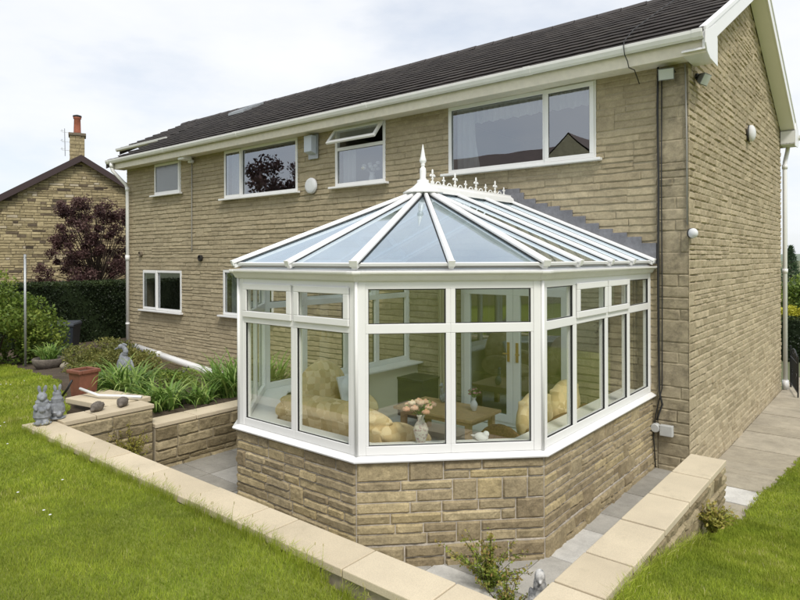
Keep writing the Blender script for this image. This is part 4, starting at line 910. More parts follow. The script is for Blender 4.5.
# ------------------------------------------------------------------ gate beyond the gable
e = empty('iron_gate', (.12, 7.47, -.18), 'black wrought-iron gate with scrolls, open at the far end of the gable path', 'gate', None, R(-77)); e.scale = (1, 1, .84)
def bars(b, *rows):
    for r_ in rows: b.tube(*r_)
b = MB(); b.tube([(0, 0, .0), (0, 0, 1.06)], .018, 8); b.tube([(1.12, 0, .02), (1.12, 0, .98)], .014, 8); b.tube([(0, 0, .12), (1.12, 0, .12)], .012, 8); b.tube([(0, 0, .80), (1.12, 0, .80)], .012, 8)
b.tube([(1.12*t, 0, .86+.20*math.sin(math.pi*t)) for t in np.linspace(0, 1, 12)], .012, 8); b.build('gate_frame', M['iron'], e)
b = MB()
for i in range(1, 9): x_ = 1.12*i/9; b.tube([(x_, 0, .12), (x_, 0, .86+.20*math.sin(math.pi*i/9))], .008, 6)
b.build('gate_bars', M['iron'], e)
b = MB()
for cx_, cz_, s_ in ((.28, .92, 1), (.84, .92, -1), (.56, .97, 1), (.28, .45, -1), (.84, .45, 1)): b.tube([(cx_+s_*(.10-.008*t)*math.cos(t*.9), .0, cz_+(.10-.008*t)*math.sin(t*.9)) for t in range(0, 11)], .007, 6)
b.build('scrolls', M['iron'], e)

# ------------------------------------------------------------------ neighbour's house on the left
nb = empty('neighbour_house', (-24, 3.2, 0), 'old brown-stone house with plain gable and chimney behind the hedge on the left', 'house', None, R(-23))
def nz_top(u): return 6.66 - .625*abs(u-3.2)
def sh(o, dx, dy): o.location = (-dx, -dy, 0); return o
ng = sh(blocks('gable_wall', (-24, 0, 0), (0, 1, 0), (1, 0, 0), -6, 9.5, -.3, 6.9, (), band=.22, split=2, pj=.07, L=(.14, .55), Lj=(.2, .34), relief=.022, rough=.012, joint=.012, grid=.09, seed=77, material=M['old'], parent=nb, top=nz_top, freq=5, irregular=.6), -24, 3.2)
b = MB(); b.add([(-24.005, -6, -.4), (-24.005, 9.5, -.4), (-24.005, 9.5, nz_top(9.5)), (-24.005, 3.2, 6.66), (-24.005, -6, nz_top(-6))], [(0, 1, 2, 3, 4)]); b.box(-33, -24.3, -6, -5.8, -.4, 1.1); b.box(-33, -32.8, -5.8, 9.5, -.4, 3)
sh(b.build('wall_core', M['mortar_dark'], nb), -24, 3.2)
b = MB()
for (ya, yb_) in ((-6.3, 3.2), (3.2, 9.8)):
    f = lambda y: nz_top(y)+.02
    vs = [(x, y, f(y)+t) for x in (-33, -23.8) for t in (0, .14) for y in (ya, yb_)]; b.add(vs, [(0, 1, 3, 2), (4, 6, 7, 5), (0, 4, 5, 1), (2, 3, 7, 6), (0, 2, 6, 4), (1, 5, 7, 3)])
sh(b.build('roof', M['tile'], nb), -24, 3.2)
b = MB()
for (ya, yb_) in ((-6.3, 3.2), (3.2, 9.8)):
    vs = [(x, y, nz_top(y)+t) for x in (-23.8+.002, -23.72) for t in (-.10, .17) for y in (ya, yb_)]; b.add(vs, [(0, 1, 3, 2), (4, 6, 7, 5), (0, 4, 5, 1), (2, 3, 7, 6), (0, 2, 6, 4), (1, 5, 7, 3)])
sh(b.build('bargeboard', M['darkboard'], nb), -24, 3.2)
ch = sh(blocks('chimney', (-24.85, 0, 0), (0, 1, 0), (1, 0, 0), 2.77, 3.33, 6.2, 7.78, (), band=.15, split=1, pj=0, L=(.18, .36), relief=.02, rough=.01, grid=.06, seed=9, material=M['old'], parent=nb, attrf=lambda c, *a: .12+.28*c), -24, 3.2)
blocks('chimney_side', (-24.86, 2.78, 0), (-1, 0, 0), (0, -1, 0), 0, .6, 6.2, 7.78, (), band=.15, split=1, pj=0, L=(.18, .36), relief=.02, grid=.06, seed=10, material=M['old'], parent=ch, attrf=lambda c, *a: .12+.28*c)
b = MB(); b.box(-25.45, -24.855, 2.79, 3.32, 6.2, 7.78); b.box(-25.52, -24.79, 2.72, 3.38, 7.78, 7.90); b.build('chimney_cap', M['mortar_dark'], ch, bevel=.02)
b = MB(); b.lathe([(.15, 0), (.14, .1), (.125, .62), (.155, .65), (.155, .72), (.12, .74)], (-25.15, 3.05, 7.9), 16); b.build('chimney_pot', M['pot'], ch, smooth=True)
b = MB(); b.lathe([(.17, 0), (.17, .06), (.05, .10)], (-25.15, 3.05, 8.62), 12); b.build('pot_cowl', M['vent'], ch)
b = MB(); b.tube([(-24.9, 2.60, 6.9), (-24.9, 2.58, 8.05)], .015, 6)
for zz in (7.15, 7.5, 7.9): b.tube([(-24.9, 2.76, zz), (-24.9, 2.48, zz), (-24.9, 2.48, zz+.1)], .012, 6); b.tube([(-24.9, 2.42, zz+.05), (-24.9, 2.58, zz+.05)], .010, 6)
b.build('aerial', M['galv'], ch)

# ------------------------------------------------------------------ vegetation
def leaves(name, n, sampler, size, material, parent=None, seed=1, elong=1.6, up=.3, attrf=None):
    rng = np.random.default_rng(seed); C_, Ar = sampler(rng, n); n = len(C_)
    d = rng.normal(size=(n, 3)); d[:, 2] += up; d /= np.linalg.norm(d, axis=1)[:, None]
    t = rng.normal(size=(n, 3)); s_ = np.cross(d, t); s_ /= np.linalg.norm(s_, axis=1)[:, None]; nn = np.cross(d, s_)
    L_ = (size*rng.uniform(.6, 1.3, n))[:, None]; W_ = L_/elong*.5
    v0 = C_; v1 = C_+d*L_*.5+s_*W_+nn*L_*.06; v2 = C_+d*L_; v3 = C_+d*L_*.5-s_*W_+nn*L_*.06
    V = np.stack([v0, v1, v2, v3], 1).reshape(-1, 3); F = np.arange(4*n).reshape(n, 4)
    return rawmesh(name, V, F, material, parent, attr=np.repeat(np.clip(Ar, 0, 1), 4))
def clumps(centres, radii, inner=.55):
    # leaves lie on and just under the skins of many small lobes; attribute varies lobe by lobe
    c = np.array(centres); r = np.array(radii)
    def f(rng, n):
        k = rng.integers(0, len(c), n); d = rng.normal(size=(n, 3)); d /= np.linalg.norm(d, axis=1)[:, None]
        rr = rng.uniform(inner, 1.05, n)**.6; base = np.random.default_rng(5).uniform(.2, .75, len(c))
        return c[k]+d*r[k]*rr[:, None], base[k]+rng.normal(0, .16, n)
    return f
def lobes(cx_, cy_, z0, rx, ry, rz, n, r_, seed, shell=.6):
    rnd = random.Random(seed); cs, rs = [], []
    for _ in range(n):
        a = rnd.uniform(0, 2*math.pi); ph = math.acos(rnd.uniform(-.15, 1)); s_ = rnd.uniform(shell, 1)
        cs.append((cx_+rx*s_*math.sin(ph)*math.cos(a), cy_+ry*s_*math.sin(ph)*math.sin(a), z0+rz*s_*math.cos(ph))); q = r_*rnd.uniform(.6, 1.35); rs.append((q, q, q*.75))
    return cs, rs
def branches(b, base, tips, r0, seed, sag=0):
    rnd = random.Random(seed)
    for t in tips:
        m1 = Vector(base)*.55+Vector(t)*.45+Vector((rnd.uniform(-.1, .1), rnd.uniform(-.1, .1), rnd.uniform(0, .15)))
        b.tube([base, m1, t], [r0, r0*.6, r0*.2], 6)
def bush(name, label, cat, c, rx, ry, rz, nl, lr, nleaf, lsize, m, seed, group=None, elong=1.8, stems=8, z0=0):
    e = empty(name, c, label, cat, group); cs, rs = lobes(0, 0, z0, rx, ry, rz, nl, lr, seed)
    leaves('foliage', nleaf, clumps(cs, rs), lsize, M[m], e, seed, elong)
    b = MB(); branches(b, Vector((0, 0, -.05)), cs[:stems], .03, seed); b.build('stem', M['bark'], e); return e
bush('shrub', 'big rounded green shrub at the left edge of the lawn', 'shrub', (-13.6, -3.1, .25), 1.25, 1.2, 1.75, 60, .36, 17000, .085, 'shrub', 11, z0=.15)
bush('shrub', 'spreading yellow-green hebe behind the heron and the leafy clumps', 'shrub', (-9.05, -2.65, .43), 1.22, .60, .68, 70, .22, 26000, .042, 'hebe', 12, elong=1.5)
bush('shrub', 'small low dark green shrub between the hebe and the sloping white waste pipe', 'shrub', (-7.3, -2.45, .42), .7, .32, .34, 26, .18, 7500, .04, 'shrub', 13, elong=1.6)
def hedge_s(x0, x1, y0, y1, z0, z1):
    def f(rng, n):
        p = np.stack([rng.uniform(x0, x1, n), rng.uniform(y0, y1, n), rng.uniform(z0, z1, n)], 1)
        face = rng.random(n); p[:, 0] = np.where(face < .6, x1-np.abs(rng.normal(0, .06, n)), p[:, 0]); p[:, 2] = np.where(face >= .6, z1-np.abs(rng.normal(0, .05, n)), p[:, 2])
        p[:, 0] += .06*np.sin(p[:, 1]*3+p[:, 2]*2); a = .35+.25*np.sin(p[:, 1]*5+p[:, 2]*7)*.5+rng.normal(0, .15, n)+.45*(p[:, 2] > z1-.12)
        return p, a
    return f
hd = empty('hedge', (-19, 0, -.1), 'dark clipped evergreen hedge in front of the old stone house', 'hedge')
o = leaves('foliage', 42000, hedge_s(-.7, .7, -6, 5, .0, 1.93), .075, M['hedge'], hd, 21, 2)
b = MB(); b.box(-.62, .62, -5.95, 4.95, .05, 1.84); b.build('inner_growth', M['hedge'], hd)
pt = empty('purple_tree', (-21.2, 2.5, 0), 'purple-leaved tree growing in front of the old stone gable', 'tree')
cs, rs = [], []
rnd = random.Random(3)
for i in range(130):
    a = rnd.uniform(0, 2*math.pi); t = rnd.random(); rr = (2.15*(1-.45*t))*rnd.uniform(.35, 1); cs.append((rr*math.cos(a)*.8, rr*math.sin(a)*1.05, 1.6+3.1*t)); q = rnd.uniform(.12, .34); rs.append((q, q, q*.8))
leaves('crown', 30000, clumps(cs, rs, .0), .078, M['purple'], pt, 22, 1.6)
b = MB(); b.tube([(0, 0, -.1), (.05, .02, 1.3), (0, .1, 2.6), (.05, 0, 4.2)], [.13, .10, .06, .02], 8); branches(b, Vector((.03, .05, 1.5)), cs[::2], .035, 4); b.build('trunk', M['bark'], pt)
# golden-topped hedge and conifer beyond the gate
hd = empty('hedge', (-.2, 14.5, -1.5), 'dark hedge seen past the gate at the right edge', 'hedge', None, R(-90))
leaves('foliage', 26000, hedge_s(-1.0, .5, -6, 6, .0, 2.25), .09, M['hedge'], hd, 23, 2)
b = MB(); b.box(-.95, .42, -5.9, 5.9, .05, 2.15); b.build('inner_growth', M['hedge'], hd)
cs = [(-.9+2.6*rnd.random(), rnd.uniform(-.5, .5), rnd.uniform(0, .32)) for _ in range(26)]
e = empty('golden_shrub', (-1.0, 14.9, .55), 'golden-yellow shrub topping the dark hedge at the right edge', 'shrub')
leaves('foliage', 9000, clumps(cs, [(.3, .3, .22)]*26, .2), .07, M['gold'], e, 24, 1.5); b = MB(); branches(b, Vector((0, 0, -.6)), cs[:8], .03, 3); b.build('stem', M['bark'], e)
bush('tree', 'rounded green garden tree behind the golden shrub at the right edge', 'tree', (-.9, 19.5, -.6), 2.0, 1.6, 1.9, 60, .42, 15000, .11, 'shrub', 27, z0=.5)
e = empty('conifer', (-1.75, 23, -.8), 'slender young conifer rising above the hedge at the right edge', 'tree')
b = MB(); b.tube([(0, 0, 0), (0, 0, 3.9)], [.07, .01], 6); b.build('trunk', M['bark'], e); cs, rs = [], []
for i in range(120):
    t = i/120; rr = .95*(1-t)**.9; a = i*2.4; cs.append((rr*.7*math.cos(a), rr*.7*math.sin(a), .5+3.35*t-.1*rr)); q = .07+.22*(1-t); rs.append((q, q, q*.45))
leaves('crown', 6500, clumps(cs, rs, .1), .10, M['conifer'], e, 25, 3)

# strap-leaved plants: arching blades
def strap_plant(name, c, label, nbl, L_, wd, seed, spread=1.0, m='lily', group=None, cat='plant', rad=.22, upm=1.0):
    e = empty(name, c, label, cat, group); rng = random.Random(seed); V, F, A = [], [], []
    for i in range(nbl):
        az = rng.uniform(0, 2*math.pi); l = L_*rng.uniform(.55, 1.1); w0 = wd*rng.uniform(.7, 1.2); r0 = rad*math.sqrt(rng.random()); a0 = rng.uniform(0, 6.28)
        p = Vector((r0*math.cos(a0), r0*math.sin(a0), 0)); el = R(rng.uniform(52, 88)*upm); droop = R(rng.uniform(80, 165))*spread; n = 8; k = len(V); col = min(1, max(0, rng.gauss(.5, .2)))
        if rng.random() < .03: col = 1
        az = az*.5 + a0*.5 if rng.random() < .5 else az
        tw = rng.uniform(-.5, .5)
        for j in range(n+1):
            t = j/n; d = Vector((math.cos(az)*math.cos(el), math.sin(az)*math.cos(el), math.sin(el))); sd = Vector((-math.sin(az+tw), math.cos(az+tw), .0)); up_ = sd.cross(d)
            ww = w0*.62*(.55+.45*math.sin(math.pi*min(1, t*1.3+.1)))*(1-t**3)+.0008
            V += [tuple(p-sd*ww), tuple(p-up_*ww*.25), tuple(p+sd*ww)]; A += [min(1, col+.15*t)]*3
            p = p + d*(l/n); el -= droop/n*(.4+1.3*t)
            if p.z < .01: p.z = .01
        for j in range(n):
            q = k+3*j; F += [(q, q+1, q+4, q+3), (q+1, q+2, q+5, q+4)]
    rawmesh('leaves', V, F, M[m], e, attr=A, smooth=True); return e
LG = 'strap-leaved plants behind the low garden walls'
strap_plant('daylily', (-6.75, -3.55, .56), 'largest strap-leaved plant, in front of the stone heron', 270, .80, 0.037, 41, 1.0, group=LG, rad=.30)
strap_plant('daylily', (-7.25, -3.25, .56), 'strap-leaved plant just left of the largest clump, by the terracotta planter', 100, .58, 0.034, 46, 1.0, group=LG, rad=.2)
strap_plant('daylily', (-5.85, -3.45, .50), 'strap-leaved plant spilling onto the step between the two garden walls', 190, .68, 0.038, 42, 1.05, group=LG)
strap_plant('daylily', (-5.75, -2.95, .50), 'small strap-leaved plant in the middle of the low wall', 110, .52, 0.031, 47, 1.0, group=LG, rad=.15)
strap_plant('daylily', (-5.85, -2.35, .50), 'tall strap-leaved plant standing nearest the conservatory', 250, .84, 0.035, 43, .85, group=LG, rad=.28)
strap_plant('daylily', (-5.8, -1.7, .50), 'strap-leaved plant partly hidden behind the conservatory corner', 170, .80, 0.035, 44, .85, group=LG, rad=.22)
strap_plant('potted_plant', (-11.0, -2.95, .62), 'bright green leafy plant in a low round pot under the big shrub', 150, .42, .022, 45, .7, cat='potted plant', rad=.14)
b = MB(); b.lathe([(.20, 0), (.27, .10), (.30, .20), (.28, .22), (.24, .19)], n=20); o = b.build('plant_pot', M['rock'], smooth=True); o.location = (-11.0, -2.95, .44); tag(o, 'low round stone pot under the bright green plant', 'pot')

# ------------------------------------------------------------------ ornaments and garden things
def rabbit(loc, rz, label, s=1.0, lean=0, ear=0):
    b = MB()
    b.ell((0, 0, .105), (.082, .080, .11)); b.ell((0, .0, .20), (.062, .060, .075)); b.ell((-.035, -.06, .022), (.030, .055, .022)); b.ell((.035, -.06, .022), (.030, .055, .022)); b.ell((0, .085, .06), (.028, .028, .028))
    b.ell((0, -.012, .275), (.047, .050, .045)); b.ell((0, -.055, .262), (.026, .028, .024)); b.ell((-.024, .015, .345), (.019, .012, .046), (R(8+ear), R(-8), 0)); b.ell((.026, .018, .345), (.019, .012, .046), (R(12+ear), R(12), 0))
    b.ell((-.058, -.048, .175), (.020, .042, .020), (R(35), 0, R(20))); b.ell((.058, -.048, .175), (.020, .042, .020), (R(35), 0, R(-20))); b.ell((0, -.085, .15), (.03, .018, .022)); b.ell((0, 0, .225), (.066, .062, .014)); b.ell((0, 0, .075), (.088, .086, .012))
    b.ell((0, .0, .008), (.09, .09, .012))
    o = soft('rabbit_statue', b, M['statue'], .006); o.location = loc; o.rotation_euler = (0, 0, rz); o.scale = (s, s, s); return tag(o, label, 'statue', 'stone rabbits on the wall corner')
rabbit((-5.29, -5.17, .802), R(70), 'grey stone rabbit nearest the lawn on the wall corner, larger of the two', 1.08)
rabbit((-5.33, -5.0, .822), R(-100), 'grey stone rabbit standing upright behind the larger one on the wall corner', .98, ear=-8)
def lump(loc, rz, label):
    b = MB(); b.ell((0, 0, .045), (.085, .065, .058), n=18, m=10); b.ell((.075, 0, .032), (.04, .03, .026)); b.ell((.11, 0, .028), (.012, .012, .012)); rnd = random.Random(int(loc[1]*100))
    for _ in range(60):
        a = rnd.uniform(0, 6.28); p_ = rnd.uniform(0, 1.3); c = (.085*math.sin(p_)*math.cos(a)-.01, .062*math.sin(p_)*math.sin(a), .045+.055*math.cos(p_)); b.ell(c, (.012, .012, .012), n=6, m=4)
    o = soft('hedgehog_stone', b, M['rock'], .006); o.location = loc; o.rotation_euler = (0, 0, rz); return tag(o, label, 'ornament', 'hedgehog stones on the coping')
lump((-5.31, -4.57, .822), R(-60), 'dark brown hedgehog-shaped stone on the coping, nearer the rabbits')
lump((-5.31, -4.27, .822), R(-40), 'dark brown hedgehog-shaped stone on the coping, nearer the leafy plants')
b = MB(); b.ell((0, .02, .40), (.115, .13, .24), (R(10), 0, 0)); b.ell((0, .12, .22), (.06, .07, .18), (R(20), 0, 0)); b.ell((0, -.02, .08), (.10, .11, .10))
for i_, (yy_, zz_) in enumerate(((-.02, .56), (.0, .60), (.03, .64), (.045, .68), (.035, .72), (.01, .755), (-.02, .775), (-.05, .785))): b.ell((0, yy_, zz_), (.062-.003*i_,)*3, n=10, m=6)
b.ell((0, -.07, .775), (.05, .07, .05)); b.ell((0, -.17, .735), (.017, .10, .02), (R(20), 0, 0)); b.ell((0, -.09, .60), (.018, .085, .02), (R(55), 0, 0)); b.ell((0, .02, .82), (.02, .07, .02), (R(-15), 0, 0))
for sx in (-1, 1): b.ell((sx*.10, .04, .38), (.035, .11, .19), (R(14), 0, 0))
b.ell((0, 0, .01), (.13, .15, .02))
o = soft('heron_statue', b, M['statue'], .008); o.location = (-7.75, -3.05, .52); o.rotation_euler = (0, 0, R(-75)); o.scale = (.85,)*3; tag(o, 'grey stone heron with hooked neck rising out of the leafy plants', 'statue')
b = MB(); b.ell((0, 0, .22), (.075, .07, .20)); b.ell((0, 0, .40), (.045, .042, .10)); b.ell((0, -.005, .475), (.036, .040, .05)); b.ell((0, -.04, .455), (.012, .03, .012)); b.ell((-.06, .02, .25), (.022, .05, .14)); b.ell((.06, .02, .25), (.022, .05, .14)); b.ell((0, 0, .02), (.09, .09, .03))
o = soft('bird_statue', b, M['statue'], .007); o.location = (.10, -4.10, .0); o.rotation_euler = (0, 0, R(30)); o.data.materials[0] = M['birdstone']; tag(o, 'grey and white stone bird standing in the corner of the sunken paving', 'statue')
# terracotta planter with its handle and the white pipe lying beside it
e = empty('terracotta_planter', (-6.60, -4.17, .745), 'square terracotta-coloured planter with thick rim at the edge of the lawn', 'planter', None, R(8)); e.scale = (.72, .72, .95)
b = MB(); b.lathe([(.22, 0), (.265, .34)], n=4, M4=Matrix.Rotation(R(45), 4, 'Z')); b.build('tub', M['terracotta'], e, bevel=.01)
b = MB()
for (x0_, x1_, y0_, y1_) in ((-.215, .215, -.215, -.155), (-.215, .215, .155, .215), (-.215, -.155, -.154, .154), (.155, .215, -.154, .154)): b.box(x0_, x1_, y0_, y1_, .335, .385)
b.build('rim', M['terracotta'], e, bevel=.012)
b = MB(); b.box(-.15, .15, -.15, .15, .342, .350); b.build('soil', M['soil'], e)
b = MB(); b.tube([(.02, -.30, .01), (.12, -.235, .16), (.17, -.20, .27)], .015, 8); o = b.build('metal_stake', M['iron'], smooth=True); o.location = (-6.58, -4.20, .745); tag(o, 'black metal stake leaning against the terracotta planter', 'stake')
b = MB(); b.tube([(-6.36, -4.32, .90), (-6.0, -4.24, .845), (-5.72, -4.06, .845), (-5.47, -3.95, .85)], .019, 10); tag(b.build('garden_pipe', M['upvc'], smooth=True), 'white plastic pipe lying from the planter to the garden wall', 'pipe')
# wheelie bins
def wheelie(loc, rz, m, label, s=1.0):
    e = empty('wheelie_bin', loc, label, 'wheelie bin', 'wheelie bins by the hedge', rz)
    b = MB(); b.add([(-.22, -.25, .06), (.22, -.25, .06), (.22, .22, .06), (-.22, .22, .06), (-.28, -.34, .97), (.28, -.34, .97), (.28, .30, .97), (-.28, .30, .97)], [(3, 2, 1, 0), (4, 5, 6, 7), (0, 1, 5, 4), (1, 2, 6, 5), (2, 3, 7, 6), (3, 0, 4, 7)])
    b.box(-.30, .30, -.355, .31, .93, .972); b.build('body', M[m], e, bevel=.02)
    b = MB(); b.add([(-.31, -.37, .975), (.31, -.37, .975), (.31, .33, .975), (-.31, .33, .975), (-.27, -.31, 1.03), (.27, -.31, 1.03), (.27, .29, 1.05), (-.27, .29, 1.05)], [(3, 2, 1, 0), (4, 5, 6, 7), (0, 1, 5, 4), (1, 2, 6, 5), (2, 3, 7, 6), (3, 0, 4, 7)]); b.build('lid', M[m], e, bevel=.015)
    b = MB(); b.tube([(-.24, .36, 1.0), (.24, .36, 1.0)], .016, 8); b.build('handle', M[m], e)
    for sx in (-.25, .25): b = MB(); b.tube([(sx-.03, .2, .1), (sx+.03, .2, .1)], .1, 16); b.build('wheel', M['rubber'], e)
    b = MB(); b.tube([(-.055+.11*t, -.318-.004, .735+.035*math.sin(math.pi*t)) for t in np.linspace(0, 1, 8)], .007, 6); b.box(-.05, -.02, -.322, -.310, .69, .725); b.box(.02, .05, -.322, -.310, .69, .725); b.build('badge', M['cushion'], e)
    return e
wheelie((-14.7, -1.15, -.06), R(50), 'bin', 'dark blue-black wheelie bin standing in front of the hedge')
wheelie((-15.4, -1.75, -.06), R(55), 'brownbin', 'brown wheelie bin mostly hidden between the shrub and the dark bin')
b = MB(); b.tube([(0, 0, -.1), (0, 0, 2.35)], .026, 8); b.tube([(-.05, 0, 2.30), (.05, 0, 2.30)], .01, 6); o = b.build('washing_line_post', M['galv'], smooth=True); o.location = (-12.3, -2.92, .35); tag(o, 'tall thin grey metal post in front of the big shrub', 'post')
rnd = random.Random(8)
SL = ['stone at the foot of the low round pot, on its left', 'stone at the foot of the low round pot, on its right', 'stone on the lawn edge in front of the left end of the hebe', 'second stone from the left in front of the hebe', 'third stone from the left in front of the hebe', 'stone on the lawn edge below the middle of the hebe', 'stone on the lawn edge between the hebe and the heron',
      'stone on the lawn edge just left of the heron', 'stone behind the low round pot, towards the wheelie bins', 'stone beside the grey-brown slab near the bins', 'stone at the foot of the big shrub by the grey post', 'stone at the heron\'s foot on the lawn side', 'stone between the heron and the terracotta planter']
SP = [(-12.0, -2.6), (-11.6, -2.55), (-10.5, -2.75), (-10.2, -2.9), (-9.9, -3.0), (-9.5, -3.15), (-9.1, -3.2), (-8.6, -3.35), (-11.3, -2.2), (-10.8, -2.1), (-12.3, -2.3), (-8.2, -3.3), (-7.8, -3.6)]
for i, (x_, y_) in enumerate(SP):
    b = MB(); s_ = rnd.uniform(.08, .17); b.ell((0, 0, s_*.3), (s_, s_*.8, s_*.55), (0, 0, rnd.uniform(0, 3)), n=10, m=7); b.ell((s_*.4, s_*.2, s_*.25), (s_*.6, s_*.6, s_*.4), n=8, m=6)
    o = b.build('edging_stone', M['rock'] if i % 3 else M['pathslab'], remesh=.02); o.location = (x_, y_, h_bed(x_, y_)); tag(o, SL[i], 'stone', 'stones edging the bed')
b = MB(); b.box(-.45, .45, -.3, .3, 0, .07); o = b.build('stepping_slab', M['coping'], bevel=.01); o.location = (-6.0, -4.12, .735); o.rotation_euler = (0, 0, R(10)); tag(o, 'flat buff slab beside the planter behind the wall', 'slab')
b = MB(); b.box(-.55, .55, -.4, .4, 0, .05); o = b.build('stepping_slab', M['pathslab'], bevel=.01); o.location = (-11.0, -2.15, h_bed(-11, -2.15)); tag(o, 'grey-brown slab in the bed near the dark wheelie bin', 'slab')

# wild plants in the sunken paving
def sprig_plant(name, c, label, nst, h_, seed, m='herb', spread=.5, leaf=.022, per=26):
    e = empty(name, c, label, 'plant'); rng = random.Random(seed); b = MB(); C_, A_ = [], []
    for i in range(nst):
        az = rng.uniform(0, 6.28); ln = h_*rng.uniform(.5, 1.05) if i else h_*1.1; tl = rng.uniform(0, spread)*(1 if i else .1); pts = []
        for j in range(7): t = j/6; pts.append(Vector((math.cos(az)*ln*tl*t**1.4, math.sin(az)*ln*tl*t**1.4, ln*t*(1-.25*tl*t))))
        b.tube(pts, [.004*(1-.7*j/6) for j in range(7)], 5)
        for j in range(per): t = rng.uniform(.15, 1)*6; k = min(5, int(t)); q = pts[k].lerp(pts[k+1], t-k); C_.append((q.x+rng.gauss(0, .012), q.y+rng.gauss(0, .012), q.z)); A_.append(min(1, max(0, rng.gauss(.3+.45*(t/6)**3, .2))))
    b.build('stem', M['bark'], e); C_ = np.array(C_); A_ = np.array(A_)
    leaves('foliage', len(C_), lambda r_, n: (C_, A_), leaf, M[m], e, seed, 1.7, .5); return e
sprig_plant('willowherb', (-.52, -3.72, 0), 'loose plant with reddish tips growing between paving and front wall', 46, .44, 3, spread=1.15, leaf=.028, per=50)
sprig_plant('willowherb', (-.22, -3.98, 0), 'smaller bushy plant with reddish tips beside the stone bird', 28, .34, 4, spread=1.1, leaf=.026, per=44)
sprig_plant('weed', (-4.98, -4.35, .0), 'tall fine yellow-green weed growing up the inside of the high wall', 58, .66, 6, m='weed', spread=.55, leaf=.026, per=60)
sprig_plant('weed', (.72, -2.15, .26), 'bright green weed at the foot of the right-hand garden wall', 60, .24, 7, m='weed', spread=1.0, leaf=.034, per=22)

# ------------------------------------------------------------------ what the windows reflect: the far side of the garden
e = empty('opposite_house', (-13.0, -19.5, .75), 'stone house with tiled roof across the garden, seen only as a reflection in the windows', 'house')
b = MB(); b.box(-6, 1.9, -4, .6, -.9, 5.9); b.build('main_walls', M['gable'], e)
b = MB(); b.box(2.0, 4.9, -4, 1.5, -.9, 6.0); b.add([(2.0, 1.5, 6.0), (4.9, 1.5, 6.0), (3.45, 1.5, 7.35)], [(0, 1, 2)]); b.build('gabled_wing', M['palestone'], e)
b = MB()
b.add([(-6.3, .9, 5.7), (2.3, .9, 5.7), (2.3, -2, 7.55), (-6.3, -2, 7.55), (-6.3, -4.4, 5.7), (2.3, -4.4, 5.7)], [(0, 1, 2, 3), (3, 2, 5, 4)])
for sx in (-1, 1): b.add([(3.45, 1.51, 7.42), (3.45, -4, 7.42), (3.45+sx*1.50, -4, 6.06), (3.45+sx*1.50, 1.51, 6.06)], [(0, 1, 2, 3)])
b.build('roof', M['browntile'], e)
def tree(c, h_, r_, m, seed, label, nleaf=9000):
    e = empty('tree', c, label, 'tree', None); cs, rs = lobes(0, 0, h_*.55, r_, r_, h_*.42, 60, r_*.24, seed, .3); leaves('crown', nleaf, clumps(cs, rs, .2), .28, M[m], e, seed, 1.6)
    b = MB(); b.tube([(0, 0, -.3), (.1, 0, h_*.3), (0, 0, h_*.7)], [.25, .18, .06], 8); branches(b, Vector((.1, 0, h_*.3)), cs[:14], .07, seed); b.build('trunk', M['bark'], e)
tree((-33.8, -22, 0), 10.6, 3.4, 'purple', 51, 'dark-leaved tree across the garden, seen only as a reflection upstairs')
hd = empty('hedge', (-8, -21, 0), 'tall green hedge along the far side of the garden, behind the viewer', 'hedge', None, R(90))
leaves('foliage', 26000, hedge_s(-.8, .8, -22, 22, .6, 2.9), .22, M['tree'], hd, 61, 2); b = MB(); b.box(-.6, .6, -21.8, 21.8, 0, 2.75); b.build('inner_growth', M['tree'], hd)

